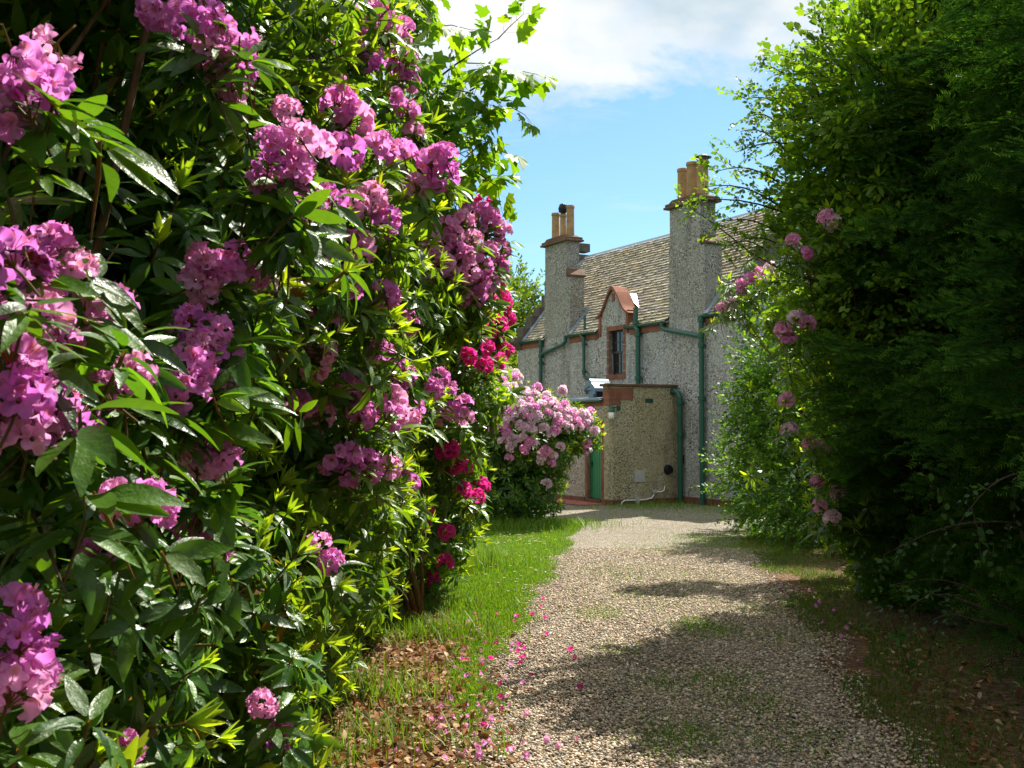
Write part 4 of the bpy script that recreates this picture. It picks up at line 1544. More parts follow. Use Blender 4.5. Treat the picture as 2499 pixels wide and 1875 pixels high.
# long thin twigs that reach out from the crown towards the chimney
tw = MB()
reach = [((1720, 470), (1470, 440)), ((1690, 400), (1545, 372)), ((1700, 330), (1600, 285)), ((1720, 260), (1610, 215)), ((1760, 190), (1680, 120)), ((1740, 220), (1640, 140)), ((1780, 90), (1760, 30)), ((1700, 520), (1560, 480)), ((1690, 450), (1520, 405)), ((1720, 560), (1600, 520)), ((1660, 545), (1560, 540)), ((1700, 300), (1625, 250)), ((1760, 330), (1590, 330))]
for (a_, c_) in reach:
    A, B_ = at(*a_, 10.6), at(*c_, 10.0)
    pts = [A + (B_ - A) * t + np.array([0, 0, .10 * math.sin(3.1 * t)]) for t in np.linspace(0, 1, 7)]
    tw.tube([p - tb0 for p in pts], list(np.linspace(.012, .003, 7)), 4)
    for t in np.linspace(.0, 1.0, 13):
        p = A + (B_ - A) * t + np.array([0, 0, .10 * math.sin(3.1 * t)])
        dd = norm(B_ - A + rng.normal(0, .9, 3) * np.linalg.norm(B_ - A))
        parts += twig_scatter(T_BEECH, p[None], dd[None], 1.0, 0, .1, .45, .85)
branch_net(tw, (0, 0, 1.0), [np.array(l[:3]) - tb0 + norm(rng.normal(size=3)) * .8 for l in BL for _ in range(9)], .035)
tw.tube([(0, 0, -.05), (.02, 0, 1.2), (-.1, 0, 2.6), (0, 0, 4.2), (.3, 0, 6.0)], [.11, .10, .08, .05, .02], 9)
# a long bare leader crossing the roof
Lp = [at(*q, 12.6) - tb0 for q in [(1735, 520), (1690, 480), (1640, 560), (1590, 500), (1545, 470), (1465, 432)]]
Lp = [at(*q, 10.3) - tb0 for q in [(1870, 640), (1790, 615), (1700, 590), (1620, 545), (1545, 485), (1465, 432)]]
tw.tube(Lp, [.014, .012, .010, .008, .006, .003], 5)
for t in np.linspace(0, 1, 12):
    i = min(int(t * 5), 4)
    p = Lp[i] + (Lp[i + 1] - Lp[i]) * (t * 5 - i) + tb0
    parts += twig_scatter(T_BEECH, p[None], np.array([[-.5, -.3, rng.uniform(-.6, .5)]]), 1.0, 0, .3, .45, .75)
tw.build('trunk', m_bark2, TB, smooth=True)
foliage_obj([(a - tb0, b_, c) for a, b_, c in parts], m_thin, TB, 'crown')

# leafy hawthorn bush at the end of the right-hand hedge, in front of the house wall
HL = [(4.5, 16.6, 1.5, 1.25, 1.5, 1.6), (4.55, 16.8, 2.6, 1.2, 1.3, 1.0), (4.7, 15.4, 1.0, 1.25, 1.3, 1.1), (4.2, 17.8, .9, 1.0, 1.1, .95), (4.15, 16.6, 2.0, .9, 1.0, .75), (5.5, 17, 3.0, 1.3, 1.5, 1.2)]
HL = [(x + .28, *r) for x, *r in HL]
lobH = Lobes(HL)
TH = empty('hawthorn_bush', (4.7, 16.6, 0))
th0 = np.array((4.7, 16.6, 0))
tag(TH, 'bright green leafy hawthorn bush hanging over the drive in front of the house wall', 'bush')
P, N = lobH.shell(42, .6, 1.08, inside=.5)
parts = twig_scatter(T_THORN, P, N, 1.0, .1, .4)
tw = MB()
for l in HL:
    for _ in range(7):
        pass
branch_net(tw, (0, 0, .05), [np.array(l[:3]) - th0 + norm(rng.normal(size=3)) * .7 for l in HL for _ in range(8)], .03)
tw.build('stem', m_bark2, TH, smooth=True)
foliage_obj([(a - th0, b_, c) for a, b_, c in parts], m_thin, TH, 'foliage')

# rhododendron that grows through the hedge on the right
QL = [(4.35, 12.0, 1.2, .95, 1.0, 1.2), (4.1, 12.6, 2.3, .75, .9, .8), (3.35, 13.6, 3.25, .45, .5, .38), (4.0, 11.0, .6, .6, .8, .65)]
lobQ = Lobes(QL)
RQ = empty('rhododendron', (4.4, 12.2, 0))
rq0 = np.array((4.4, 12.2, 0))
tag(RQ, 'straggling rhododendron with scattered pink heads growing through the dark hedge on the right', 'rhododendron', 'flowering rhododendrons')
spotsQ = [(1560, 665, 13.4), (1580, 655, 13.4), (1600, 612, 13.4), (1620, 600, 13.4), (1640, 590, 13.4), (1665, 580, 13.4), (1668, 600, 13.4), (1600, 630, 13.4), (1785, 472, 9.3), (1800, 482, 9.3), (1715, 520, 9.6), (1740, 548, 9.6), (1690, 715, 9.8), (1720, 688, 9.8), (1745, 700, 9.8), (1705, 735, 9.8), (1698, 865, 10.0), (1705, 930, 10.0), (1750, 962, 9.8), (1772, 970, 9.8), (1810, 1068, 9.8), (1797, 1120, 9.8), (1770, 1095, 9.9), (1750, 600, 11.5), (1765, 1045, 10.2)]
plQ = []
for px, py, Y_ in spotsQ:
    P_ = at(px, py, Y_)
    plQ.append((P_ - rq0, np.array([-.5, -.6, .4])))
ptsQ = np.array([p + rq0 for p, n in plQ])
P, N = lobQ.shell(30)
k = clear_view(P, ptsQ, .08)
parts = scatter(W_MID, P[k], N[k])
Pt = ptsQ + np.array([.02, .06, -.10]) + rng.normal(0, .04, ptsQ.shape)
parts += scatter(W_MID, Pt, np.tile([-.3, -.3, .5], (len(Pt), 1)))
Pt = np.concatenate([ptsQ + rng.normal(0, .16, ptsQ.shape) + np.array([.05, .15, -.15]) for _ in range(4)])
parts += scatter(W_MID, Pt, np.tile([-.3, -.3, .5], (len(Pt), 1)))
foliage_obj([(a - rq0, b_, c) for a, b_, c in parts], m_leaf, RQ)
tw = MB()
branch_net(tw, (0, 0, .1), [p for p, n in plQ], .018)
tw.build('stem', m_bark, RQ, smooth=True)
put_trusses(RQ, 'flower_truss', [roseA[0], paleA[0], roseA[1], roseA[2]], plQ, m_petal, .8, 1.1)

# ------------------------------------------------------------------ yews
def spray(ntw=13, Lm=.42):
    it = []
    V, F = tube_np([(0, 0, 0), (Lm * .5, 0, .012), (Lm, 0, -.02)], [.004, .003, .001], 3)
    VV, FF, CC = [V], [F], [np.tile((.10, .07, .025), (len(V), 1))]
    off = len(V)

    def needle(p, d, up, l_, c):
        nonlocal off
        side = np.cross(d, up + rng.normal(0, .55, 3))
        side = side / (np.linalg.norm(side) + 1e-9) * .0034
        v = np.array([p - side, p + side, p + d * l_ * .7 + side * .8, p + d * l_ - side * .2])
        VV.append(v)
        FF.append(np.array([[0, 1, 2, 3]]) + off)
        CC.append(np.tile(c, (4, 1)))
        off += 4
    up = np.array([0, 0, 1.0])
    for k in range(ntw + 1):
        t = .12 + .86 * k / ntw
        base = np.array([Lm * t, 0, .012 - .03 * t * t])
        side = 1 if k % 2 else -1
        if k == ntw:
            dr = np.array([1.0, 0, -.1])
            lt = .06
        else:
            a = side * rng.uniform(.75, 1.05)
            dr = np.array([math.cos(a), math.sin(a), rng.uniform(-.25, .15)])
            lt = (.19 * (1 - t) + .045) * rng.uniform(.8, 1.2)
        dr = dr / np.linalg.norm(dr)
        nn = max(4, int(lt / .0125))
        for q in range(nn):
            tt = q / nn
            p = base + dr * lt * tt
            c0 = np.array((.010, .046, .012)) * (1 - tt) + np.array((.060, .14, .020)) * tt if k < ntw else np.array((.07, .155, .022))
            for sgn in (1, -1):
                perp = np.cross(up, dr)
                d = norm(dr * .55 + perp * sgn * .9 + up * rng.uniform(-.15, .2))
                needle(p, d, up, .029 * rng.uniform(.8, 1.1), c0 * rng.uniform(.8, 1.2))
    return np.concatenate(VV), np.concatenate(FF), np.concatenate(CC)


SPR = [spray() for _ in range(5)]


def yew(name, loc, L, dens, label, cull, dark=30, behind=None):
    lob = Lobes(L)
    e0 = np.array(loc, float)
    T = empty(name, loc)
    tag(T, label, 'tree', 'yews along the right of the drive')
    P, N = lob.shell(dens, .72, 1.08, inside=.62)
    clump = np.sin(P[:, 0] * 3.3 + 1.7 * np.sin(P[:, 2] * 2.1)) + np.sin(P[:, 1] * 2.9 + P[:, 2] * 3.1) + np.sin(P[:, 2] * 4.3 - P[:, 0] * 1.7)
    k = cull(P) & (clump + rng.normal(0, .5, len(P)) > -.15)
    P, N = P[k], N[k]
    Nh = N * np.array([1, 1, .35])
    D = norm(Nh * .55 + np.array([-.62, -.10, -.12]) + rng.normal(0, .34, P.shape))
    Rm = frames(D, norm(np.array([-.12, -.62, .72]) + N * .15 + rng.normal(0, .30, P.shape)))
    which = rng.integers(0, len(SPR), len(P))
    parts = []
    lump = .85 + .35 * np.sin(P[:, 0] * 2.1 + P[:, 2] * 2.7) * np.sin(P[:, 1] * 1.9)
    for i, pr in enumerate(SPR):
        m = which == i
        n = int(m.sum())
        parts.append(inst(pr, Rm[m], rng.uniform(.85, 1.5, n), P[m], (lump[m] * rng.uniform(.8, 1.2, n))[:, None] * np.ones((1, 3))))
    # dense coarse inner twigs, shade put into their near-black colour
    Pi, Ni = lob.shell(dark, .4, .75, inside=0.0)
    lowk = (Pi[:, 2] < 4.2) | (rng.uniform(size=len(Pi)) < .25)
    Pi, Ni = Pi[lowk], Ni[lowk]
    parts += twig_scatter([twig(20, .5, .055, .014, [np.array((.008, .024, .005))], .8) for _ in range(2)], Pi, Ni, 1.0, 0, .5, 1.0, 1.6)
    if behind:  # unseen foliage, added to block sky light and deepen the shade
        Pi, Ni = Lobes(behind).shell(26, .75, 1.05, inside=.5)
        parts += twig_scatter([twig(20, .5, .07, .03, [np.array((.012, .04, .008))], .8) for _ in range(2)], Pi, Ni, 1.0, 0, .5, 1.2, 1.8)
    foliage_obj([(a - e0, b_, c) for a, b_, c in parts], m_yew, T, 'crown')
    b = MB()
    top = max(l[2] + l[5] * .5 for l in L)
    b.tube([(0, 0, -.05), (.05, .03, 1.0), (0, .1, top * .5), (.1, 0, top * .8)], [.26, .2, .14, .04], 10)
    branch_net(b, (0, 0, 1.2), [np.array(l[:3]) - e0 + norm(rng.normal(size=3)) * np.array(l[3:]) * .7 for l in L for _ in range(5)], .04)
    b.build('trunk', m_bark2, T, smooth=True)
    return T


def see(P):
    return (P[:, 0] / np.maximum(P[:, 1], .1) < .56) & (P[:, 0] < 5.2)


yew('yew_tree', (5.2, 9.6, 0), [(4.75, 9.4, 2.0, 1.65, 1.7, 1.8), (4.9, 9.5, 4.0, 1.7, 1.7, 1.5), (5.6, 9.7, 5.7, 1.75, 1.5, 1.3), (4.5, 10.4, 1.1, 1.0, 1.0, 1.0), (4.35, 10.6, 3.0, 1.0, .9, .9)], 60,
    'dark yew in the middle of the right-hand hedge, its feathery upper tips sunlit', see)
yew('yew_tree', (4.9, 6.0, 0), [(4.5, 6.5, 1.9, 1.45, 1.7, 1.9), (4.5, 4.3, 1.9, 1.45, 1.5, 1.9), (4.7, 6.4, 4.2, 1.5, 1.7, 1.5), (4.8, 4.2, 4.0, 1.5, 1.5, 1.3), (4.6, 2.4, 1.8, 1.4, 1.2, 1.9)], 64,
    'dark shaded yew tree filling the right edge of the view, nearest the camera', lambda P: see(P) & (P[:, 1] > 2.4),
    behind=[(4.9, 1.6, 2.6, 1.5, 1.8, 2.6), (4.9, -.8, 3.0, 1.7, 2.0, 3.0), (5.2, -3.4, 3.2, 2.0, 2.2, 3.2), (4.4, .3, 5.2, 1.8, 2.2, 1.3), (6.4, 4.5, 4.5, 1.2, 3.0, 2.0)])  # lobes out of view, added to keep sky light off the hedge

T_SHADE = [twig(9, .42, .07, .055, [np.array((.03, .085, .02)), np.array((.045, .11, .025))]) for _ in range(3)]  # beech twigs with shade put into the leaf colour
# beech sapling with darkened leaves in front of the yews
SP = empty('beech_sapling', (3.55, 7.0, 0))
s0 = np.array((3.55, 7.0, 0))
tag(SP, 'low beech sapling with thin arching leafy twigs in the shade under the yews', 'sapling')
parts, tw = [], MB()
for (a_, c_, Y_) in [((2200, 1130), (1910, 1200), 6.4), ((2212, 1020), (2060, 1150), 5.9), ((2150, 1300), (1930, 1265), 6.4), ((2060, 1290), (1930, 1350), 6.6), ((2100, 1340), (1970, 1380), 6.4), ((2000, 1300), (1850, 1290), 7.0), ((2180, 1180), (2000, 1230), 6.2), ][:5]:
    A, B_ = at(*a_, Y_ + .3), at(*c_, Y_)
    pts = [A + (B_ - A) * t + np.array([0, 0, .08 * math.sin(3.1 * t)]) for t in np.linspace(0, 1, 7)]
    tw.tube([p - s0 for p in pts], list(np.linspace(.008, .002, 7)), 4)
    m1 = (A + s0) * .5 + np.array([0, 0, .2])
    tw.tube([np.array((0, 0, 0)), m1 - s0, A - s0], [.014, .011, .008], 5)
    for t in np.linspace(.05, 1.0, 5):
        p = A + (B_ - A) * t + np.array([0, 0, .08 * math.sin(3.1 * t)])
        parts += twig_scatter(T_SHADE, p[None], norm(B_ - A + rng.normal(0, .5, 3) * np.linalg.norm(B_ - A))[None], 1.0, -.1, .1, .6, .95)
tw.build('stem', m_bark2, SP, smooth=True)
foliage_obj([(a - s0, b_, c) for a, b_, c in parts], m_thin, SP)

# ------------------------------------------------------------------ sycamore behind the lilac bush
def palm_leaf(S):
    """five-lobed leaf, stalk at the origin, pointing along +X"""
    lob_a = [(-2.25, .34), (-1.85, .62), (-1.55, .52), (-1.25, .62), (-1.0, .86), (-.78, .66), (-.62, .56), (-.42, .72), (-.2, .80), (0, 1.08)]
    pts = [(r * math.cos(a), r * math.sin(a)) for a, r in lob_a] + [(r * math.cos(-a), r * math.sin(-a)) for a, r in lob_a[::-1][1:]]
    V = [(0.04, 0, 0)]
    for x, y in pts:
        rr = math.hypot(x, y)
        V.append((x * .62 + .22, y * .66, -.16 * rr * rr + .10 * abs(y) + .03 * math.sin(9 * math.atan2(y, x))))
    V = np.array(V) * S
    n = len(pts)
    F = np.array([(0, i, i + 1, i + 2) for i in range(1, n - 1, 2)])
    return V, F


def syc_twig(n, Lt):
    it = []
    V, F = tube_np([(0, 0, 0), (Lt * .5, 0, .03), (Lt, 0, .0)], [.006, .004, .002], 4)
    it.append((V, F, (.12, .08, .04)))
    for k in range(n):
        t = min(1.0, (k // 2 + 1) / (n // 2))
        side = 1 if k % 2 else -1
        S = .215 * rng.uniform(.65, 1.15)
        V, F = palm_leaf(S)
        pet = rng.uniform(.05, .10)
        az = side * rng.uniform(.5, 1.3)
        el = rng.uniform(-.7, .1)
        Vr = rot_leaf(V, 0, -.5 + rng.uniform(-.3, .3), rng.uniform(-.5, .5))
        Vr[:, 0] += pet
        Vr = rot_leaf(Vr, az, el * .6) + np.array([Lt * t, 0, 0])
        c = [np.array((.15, .29, .014)), np.array((.10, .23, .014)), np.array((.20, .32, .02))][rng.integers(0, 3)]
        it.append((Vr, F, c * rng.uniform(.8, 1.2)))
        V, F = tube_np([(0, 0, 0), (pet * .6, 0, 0), (pet * 1.05, 0, -.004)], [.0016, .0014, .0012], 3)
        it.append((rot_leaf(V, az, el * .6) + np.array([Lt * t, 0, 0]), F, (.3, .12, .05)))
    return pack(it)


T_SYC = [syc_twig(8, .34) for _ in range(5)]
TS = empty('sycamore_tree', (-2.6, 10.2, 0))
ts0 = np.array((-2.6, 10.2, 0))
tag(TS, 'sycamore tree with lobed sunlit leaves reaching out above the lilac bush against the sky', 'tree')
parts, tw = [], MB()
arms = [((880, 250), (1130, 75), 8.4), ((900, 300), (1165, 225), 8.5), ((930, 330), (1130, 395), 8.6), ((930, 250), (1080, 160), 8.4), ((940, 220), (1040, 260), 8.3), ((940, 330), (1060, 330), 8.5), ((840, 0), (985, 50), 8.3), ((850, -60), (985, 20), 8.2), ((900, 60), (960, 75), 8.4), ((820, 60), (930, 110), 8.5), ((960, 260), (1150, 150), 8.5), ((960, 300), (1110, 270), 8.4),
        ((950, 350), (1020, 420), 8.6), ((900, 180), (1000, 200), 8.6), ((930, 270), (1100, 210), 8.7), ((700, -100), (860, -60), 8.4), ((900, -120), (960, -20), 8.4), ((920, 300), (1000, 340), 8.8), ((900, 400), (980, 400), 8.8), ((600, -50), (700, 60), 8.0), ((640, 150), (760, 60), 8.4), ((940, 380), (1055, 370), 8.6), ((920, 320), (1080, 290), 8.8)]
hub = at(860, 260, 9.6)
for (a_, c_, Y_) in arms:
    c_ = (c_[0] - 55, c_[1] + 10)
    a_ = (a_[0] - 20, a_[1])
    A, B_ = at(*a_, Y_ + .5), at(*c_, Y_)
    ln = np.linalg.norm(B_ - A)
    pts = [A + (B_ - A) * t + np.array([0, 0, .06 * math.sin(3.1 * t)]) for t in np.linspace(0, 1, 6)]
    tw.tube([p - ts0 for p in pts], list(np.linspace(.014, .003, 6)), 5)
    tw.tube([hub - ts0, (hub + A) * .5 - ts0 + np.array([0, 0, .1]), A - ts0], [.03, .02, .014], 5)
    for t in np.linspace(.1, 1.0, max(4, int(ln / .15))):
        p = A + (B_ - A) * t
        parts += twig_scatter(T_SYC, p[None], norm(B_ - A + rng.normal(0, .7, 3) * ln)[None], 1.0, .1, .1, .6, 1.0)
SL_ = Lobes([(-3.0, 10.0, 4.4, 1.4, 1.5, 1.3), (-3.4, 8.8, 5.6, 1.6, 1.8, 1.1)])
P, N = SL_.shell(12, .6, 1.05, inside=.5)
parts += twig_scatter(T_SYC, P, N, 1.0, .1, .3, .8, 1.1)
tw.tube([(0, 0, -.05), (.0, 0, 1.5), (.05, -.1, 3), (hub - ts0)], [.14, .12, .08, .04], 9)
tw.build('trunk', m_bark2, TS, smooth=True)
foliage_obj([(a - ts0, b_, c) for a, b_, c in parts], m_thin, TS, 'crown')

# ------------------------------------------------------------------ trees behind the house
T_FAR = [twig(12, 1.0, .26, .17, [np.array((.10, .17, .02)), np.array((.15, .21, .03)), np.array((.06, .12, .015))], .9) for _ in range(4)]


def far_tree(loc, L, label, dens=9, sc_=1.0):
    lob = Lobes(L)
    e0 = np.array(loc, float)
    T = empty('background_tree', loc)
    tag(T, label, 'tree', 'trees behind the house')
    P, N = lob.shell(dens, .6, 1.08, inside=.5)
    parts = twig_scatter(T_FAR, P, N, 1.0, .35, .4, .8 * sc_, 1.3 * sc_, .3)
    foliage_obj([(a - e0, b_, c) for a, b_, c in parts], m_thin, T, 'crown')
    b = MB()
    b.tube([(0, 0, -.1), (.1, 0, 2.5), (0, .1, 5.5)], [.3, .22, .08], 9)
    branch_net(b, (0, 0, 2.0), [np.array(l[:3]) - e0 + norm(rng.normal(size=3)) * np.array(l[3:]) * .6 for l in L for _ in range(4)], .09)
    b.build('trunk', m_bark2, T, smooth=True)


far_tree((-.2, 46, 0), [(-.4, 45.5, 6.0, 2.0, 1.9, 2.1), (.9, 46, 5.0, 1.5, 1.6, 1.7), (-1.6, 46, 4.2, 1.7, 1.7, 1.9), (.4, 45, 3.4, 1.6, 1.5, 1.5)], 'yellow-green tree seen beyond the left gable of the house', 14, .75)
far_tree((-1.0, 38, 0), [(-.5, 38, 2.4, 1.8, 1.5, 2.2), (-2.4, 38, 2.8, 1.9, 1.7, 2.4), (.2, 37.5, 1.5, 1.2, 1.2, 1.4)], 'darker green shrubby tree low beside the left gable of the house', 14, .7)
far_tree((-7, 40, 0), [(-7, 40, 5.5, 3, 2.5, 3), (-5, 40, 3.5, 2.2, 2, 2.5), (-9.5, 40, 3.5, 2.6, 2.2, 2.8)], 'broad tree behind the lilac bush, glimpsed through its gaps', 9)
far_tree((22, 42, 0), [(22, 42, 6.5, 4, 3.5, 4), (19, 41, 4.5, 3, 2.6, 3.2), (26, 43, 5, 3.4, 3, 3.6)], 'broad tree behind the right end of the house', 6)

# ------------------------------------------------------------------ ground cover
# loose pebbles on the drive
ph = (1 + 5 ** .5) / 2
ico = np.array([(-1, ph, 0), (1, ph, 0), (-1, -ph, 0), (1, -ph, 0), (0, -1, ph), (0, 1, ph), (0, -1, -ph), (0, 1, -ph), (ph, 0, -1), (ph, 0, 1), (-ph, 0, -1), (-ph, 0, 1)]) / math.hypot(1, ph)
icoF = np.array([(0, 11, 5), (0, 5, 1), (0, 1, 7), (0, 7, 10), (0, 10, 11), (1, 5, 9), (5, 11, 4), (11, 10, 2), (10, 7, 6), (7, 1, 8), (3, 9, 4), (3, 4, 2), (3, 2, 6), (3, 6, 8), (3, 8, 9), (4, 9, 5), (2, 4, 11), (6, 2, 10), (8, 6, 7), (9, 8, 1)])
m_peb, nt, out = new_mat('pebble')
a = nt.add('ShaderNodeAttribute', attribute_name='Col')
principled(nt, out, a.outputs['Color'], .6, None, .35)
n = 105000
u = rng.uniform(size=n)
y = 4.3 + (15.5 - 4.3) * u ** 1.25
xl_, xr_ = interp(XL, y) + wob(y, 0), interp(XR, y) + wob(y, 2)
x = xl_ + (xr_ - xl_) * rng.uniform(-.06, 1.06, n)
edge_d = np.minimum(x - xl_, xr_ - x)
trk = np.sin(x * 3.1 + y * .25) + .8 * np.sin(x * 1.7 + y * 1.3) * np.sin(y * .9 - x)
keep = ((edge_d > .22) & (rng.uniform(size=n) < np.clip(.94 - .5 * (trk > .8), 0, 1))) | (rng.uniform(size=n) < np.clip((edge_d + .2) / .42, 0.02, 1) * .8)
x, y = x[keep], y[keep]
n = len(x)
pal = np.array([(.36, .29, .21), (.46, .385, .285), (.54, .47, .37), (.42, .31, .225), (.25, .21, .165), (.66, .61, .52), (.50, .38, .29), (.17, .145, .115), (.30, .275, .25)])
pc = pal[rng.integers(0, len(pal), n)] * rng.uniform(.7, 1.3, (n, 1)) * np.array((1.06, 1.0, .92))
S = (.0052 + .0085 * rng.uniform(size=(n, 1)) ** 1.8) * np.stack([rng.uniform(.9, 1.4, n), rng.uniform(.7, 1.1, n), rng.uniform(.45, .75, n)], 1)
Rm = frames(norm(np.array([0, 0, 1.0]) + rng.normal(0, .22, (n, 3))))
P = np.stack([x, y, .010 + rng.uniform(0, .012, n)], 1)
V, F, C = inst((ico, icoF, np.ones((12, 3))), Rm, S, P, pc)
tag(obj('loose_gravel', mesh_np('loose_gravel', V, [F], C), m_peb), kind='stuff')

# grass
def blades(P, h, wdt, cols, lean=.45):
    n = len(P)
    az = rng.uniform(0, 2 * math.pi, n)
    hh = h * rng.uniform(.5, 1.3, n)
    ln = np.abs(rng.normal(0, lean, n)) * hh
    d = np.stack([np.cos(az), np.sin(az), np.zeros(n)], 1)
    s_ = np.stack([-np.sin(az), np.cos(az), np.zeros(n)], 1)
    w2 = wdt * rng.uniform(.6, 1.2, n)[:, None]
    up = np.array([0, 0, 1.0])
    V = np.stack([P - s_ * w2, P + s_ * w2,
                  P + s_ * w2 * .8 + up * (hh * .55)[:, None] + d * (ln * .35)[:, None], P - s_ * w2 * .8 + up * (hh * .55)[:, None] + d * (ln * .35)[:, None],
                  P + s_ * w2 * .15 + up * hh[:, None] + d * ln[:, None], P - s_ * w2 * .15 + up * hh[:, None] + d * ln[:, None]], 1).reshape(-1, 3)
    o = (np.arange(n) * 6)[:, None]
    F = np.concatenate([np.array([[0, 1, 2, 3]]) + o, np.array([[3, 2, 4, 5]]) + o])
    c = cols[rng.integers(0, len(cols), n)] * rng.uniform(.7, 1.25, (n, 1))
    return V, F, np.repeat(c, 6, axis=0)


GC = np.array([(.13, .27, .015), (.17, .31, .018), (.09, .22, .014), (.22, .32, .03)])
parts = []
n = 90000
y = rng.uniform(6.3, 21, n)
x0 = np.interp(y, [6.3, 7.0, 8, 9, 10, 12, 13.5, 15, 21], [-.32, -.42, -.50, -.62, -.72, -.85, -1.0, -1.4, -2.2])
x1 = interp(XL, y) + wob(y, 0) + rng.normal(0, .05, n)
x = x0 + (x1 - x0) * rng.uniform(0, 1, n) ** .85
bare = (np.sin(x * 5 + y * 2) * np.sin(y * 3.1 - x * 4) > .35) & (y < 9.5)
keep = ~(bare & (rng.uniform(size=n) < .7)) & (x > x0 + rng.uniform(-.1, .25, n) * (y < 12))
P = np.stack([x, y, np.zeros(n) + .003], 1)[keep]
parts.append(blades(P, .034, .0035, GC))
# verge on the right, blades coloured darker to stand for its shade
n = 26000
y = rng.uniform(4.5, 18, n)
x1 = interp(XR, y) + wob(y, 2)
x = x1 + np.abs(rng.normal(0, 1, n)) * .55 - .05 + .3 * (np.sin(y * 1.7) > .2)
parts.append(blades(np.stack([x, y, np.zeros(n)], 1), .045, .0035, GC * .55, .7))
# long grass at the foot of the bushes
for (cx_, cy_, r_, n, h) in [(-.75, 9.0, .35, 900, .16), (-.7, 10.4, .3, 600, .10), (.0, 18.7, .7, 3000, .17), (.9, 19.3, .3, 800, .12), (-.9, 13.5, .5, 1500, .25), (-1.0, 7.0, .3, 500, .2), (-.9, 5.9, .35, 300, .16), (3.4, 24.0, .8, 900, .12), (5.2, 22.4, .6, 900, .14), (2.6, 23.4, .7, 500, .1)]:
    P = np.stack([cx_ + rng.normal(0, r_, n), cy_ + rng.normal(0, r_ * .6, n), np.zeros(n)], 1)
    parts.append(blades(P, h, .004, GC * .85, .7))
# tufts and moss in the gravel
for (px, py, r_, n) in [(1520, 1365, .16, 900), (1500, 1350, .1, 300), (1560, 1470, .13, 450), (1610, 1520, .15, 450), (1430, 1480, .14, 350), (1480, 1590, .16, 700), (1640, 1320, .2, 350), (1580, 1170, .5, 3200), (1640, 1190, .3, 1500), (1330, 1410, .14, 250), (1700, 1380, .2, 400), (1350, 1240, .4, 900), (1450, 1190, .4, 700), (1390, 1300, .35, 600), (1290, 1330, .15, 400), (1540, 1110, .7, 1200), (1380, 1110, .8, 1000), (1440, 1620, .12, 300), (1700, 1600, .2, 500), (1530, 1255, .3, 300)]:
    g = ground_at(px, py)
    P = np.stack([g[0] + rng.normal(0, r_, n), g[1] + rng.normal(0, r_ * 1.4, n), np.zeros(n) + .008], 1)
    parts.append(blades(P, .035, .003, GC, .6))
# weeds through the leaf mould
n = 5000
y = rng.uniform(5.0, 9.0, n)
x = rng.uniform(-1.2, .0, n)
k = np.sin(x * 6 + y * 3) * np.sin(y * 5 - x * 2) > .1
parts.append(blades(np.stack([x, y, np.zeros(n) + .006], 1)[k], .06, .003, GC * .9, .8))
V, FL, C = merge(parts)
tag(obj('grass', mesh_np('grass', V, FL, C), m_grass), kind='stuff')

# dead leaves
DL = []
for _ in range(5):
    V, F = leaf(.07, .034, rng.uniform(-.5, .8), rng.uniform(-.6, .9), 4)
    DL.append((V, F, np.ones((len(V), 3))))
n = 5200
y = 4.9 + 4.6 * rng.uniform(size=n) ** 1.1
x = np.interp(y, [4.9, 7, 9.5], [-.55, -.75, -.8]) + rng.normal(0, .30, n)
x2 = interp(XR, y) + .3 + np.abs(rng.normal(0, .5, n))
sel = rng.uniform(size=n) < .12
x = np.where(sel, x2, x)
ok = (x < interp(XL, y) + .35) | sel
x, y = x[ok], y[ok]
n = len(x)
pal = np.array([(.30, .17, .07), (.22, .10, .04), (.42, .28, .14), (.14, .07, .035), (.50, .37, .22), (.33, .13, .05)])
parts = []
wh = rng.integers(0, 5, n)
Rm = frames(norm(np.array([0, 0, 1.0]) + rng.normal(0, .55, (n, 3))))
cc = pal[rng.integers(0, len(pal), n)] * rng.uniform(.6, 1.15, (n, 1))
P = np.stack([x, y, .014 + rng.uniform(0, .022, n)], 1)
for i in range(5):
    m = wh == i
    parts.append(inst(DL[i], Rm[m], rng.uniform(.4, 1.1, m.sum()), P[m], cc[m]))
V, FL, C = merge(parts)
tag(obj('leaf_litter', mesh_np('leaf_litter', V, FL, C), m_dry), kind='stuff')

# fallen blossoms: every one its own object
fl = []
for cols in (LILAC, MAGENTA, ROSE):
    V, F, C = floret(.05, 15, 4, cols, .14)
    V = rot_leaf(V * np.array([1, .75, .8]), 0, 1.2)
    V[:, 2] = np.abs(V[:, 2] - V[:, 2].min()) * .75
    fl.append(mesh_np('fallen_blossom', V, [F], C))
    fl[-1].materials.append(m_petal)
spots = [(1253, 1498, 1), (1235, 1415, 1), (1110, 1640, 2), (1098, 1636, 0), (1185, 1612, 2), (1250, 1612, 2), (1140, 1558, 2), (1130, 1430, 1), (1122, 1418, 1), (1135, 1412, 1), (1128, 1445, 1), (1148, 1470, 1), (1120, 1340, 1), (1150, 1335, 1), (1170, 1300, 1), (1176, 1345, 1), (1110, 1350, 1), (1165, 1318, 1), (1180, 1380, 1), (1240, 1430, 1), (1200, 1280, 0), (1085, 1490, 1), (1078, 1520, 1), (1090, 1545, 1), (1060, 1570, 0), (1045, 1580, 1), (1030, 1600, 0), (1100, 1600, 2),
         (1760, 1320, 0), (1798, 1330, 0), (1828, 1370, 0), (1780, 1355, 0), (1830, 1410, 0), (1690, 1275, 0), (1850, 1440, 0), (1700, 1300, 0), (1770, 1310, 0), (1815, 1385, 0)]
for k in range(40):
    spots.append((rng.normal(985, 75), rng.uniform(1505, 1655), int(rng.choice([0, 2, 2]))))
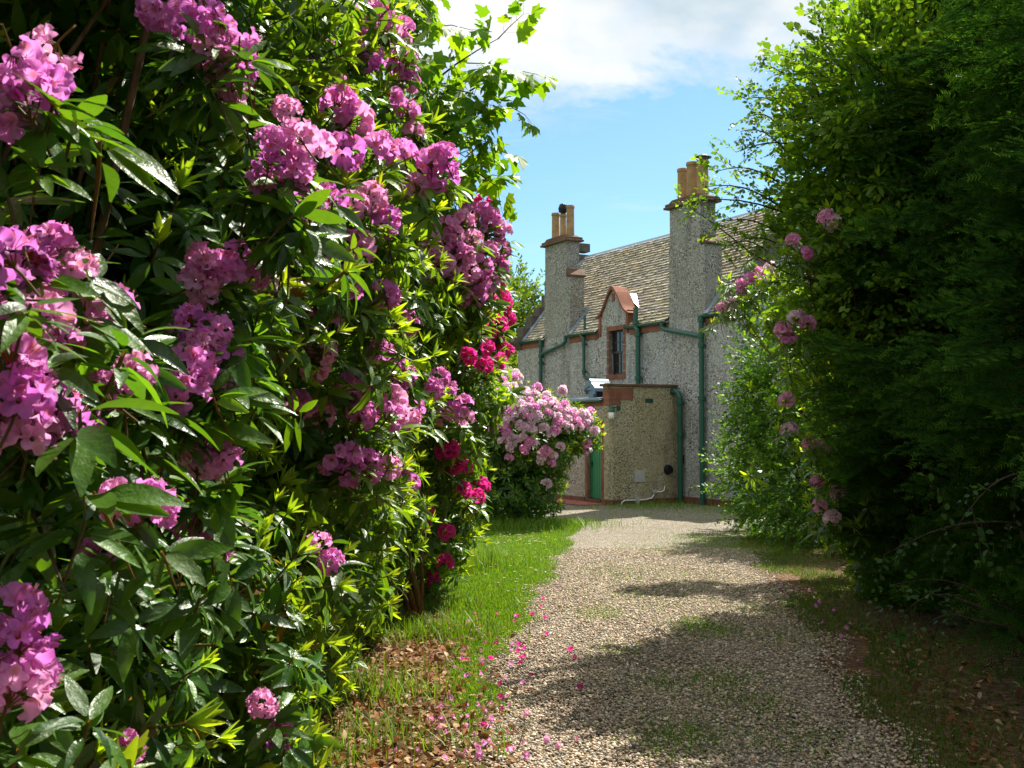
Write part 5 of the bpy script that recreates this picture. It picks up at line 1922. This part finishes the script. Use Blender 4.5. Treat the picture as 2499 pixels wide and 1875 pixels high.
for k in range(34):
    spots.append((rng.normal(1040, 55), rng.uniform(1290, 1500), int(rng.choice([1, 1, 0]))))
LBL = {0: 'small crumpled lilac blossom lying on the ground by the drive', 1: 'small magenta blossom fallen at the grass edge of the gravel', 2: 'pale pink crumpled blossom fallen on brown leaf litter'}
GRP = {0: 'fallen lilac blossoms', 1: 'fallen magenta blossoms', 2: 'fallen pale pink blossoms'}
for px, py, k in spots:
    g = ground_at(px, py)
    o = bpy.data.objects.new('fallen_blossom', fl[k])
    COL.objects.link(o)
    o.location = (g[0], g[1], .028 if g[0] > interp(XL, g[1]) + .1 else .018)
    o.rotation_euler = (rng.uniform(-.3, .3), rng.uniform(-.3, .3), rng.uniform(0, 6.28))
    s_ = rng.uniform(.75, 1.15)
    o.scale = (s_, s_, s_)
    tag(o, LBL[k], 'blossom', GRP[k])

# daisies on the lawn
b = MB()
for q in range(9):
    t = 2 * math.pi * q / 9
    b.add([(.003 * math.cos(t), .003 * math.sin(t), .052), (.014 * math.cos(t - .28), .014 * math.sin(t - .28), .055), (.017 * math.cos(t), .017 * math.sin(t), .056), (.014 * math.cos(t + .28), .014 * math.sin(t + .28), .055)], [(0, 1, 2, 3)], (.85, .85, .8))
b.lathe([(.0045, .051), (.0045, .056), (.002, .059)], 0, 0, 6, (.7, .45, .02))
b.tube([(0, 0, 0), (.002, 0, .03), (0, 0, .052)], .0012, 4, True, (.08, .16, .03))
dm_ = b.mesh('daisy')
dm_.materials.append(m_petal)
for k in range(70):
    px, py = (rng.normal(1110, 55), rng.uniform(1150, 1185)) if k < 45 else (rng.normal(1090, 60), rng.uniform(1180, 1300))
    if px < 1010 or px > 1215:
        px = rng.uniform(1030, 1180)
    g = ground_at(px, py)
    o = bpy.data.objects.new('daisy', dm_)
    COL.objects.link(o)
    o.location = (g[0], g[1], .0)
    s_ = rng.uniform(.9, 1.4)
    o.scale = (s_, s_, 1)
    o.rotation_euler = (0, 0, rng.uniform(0, 6.28))
    tag(o, 'tiny white daisy open in the short grass of the lawn', 'daisy', 'daisies on the lawn')
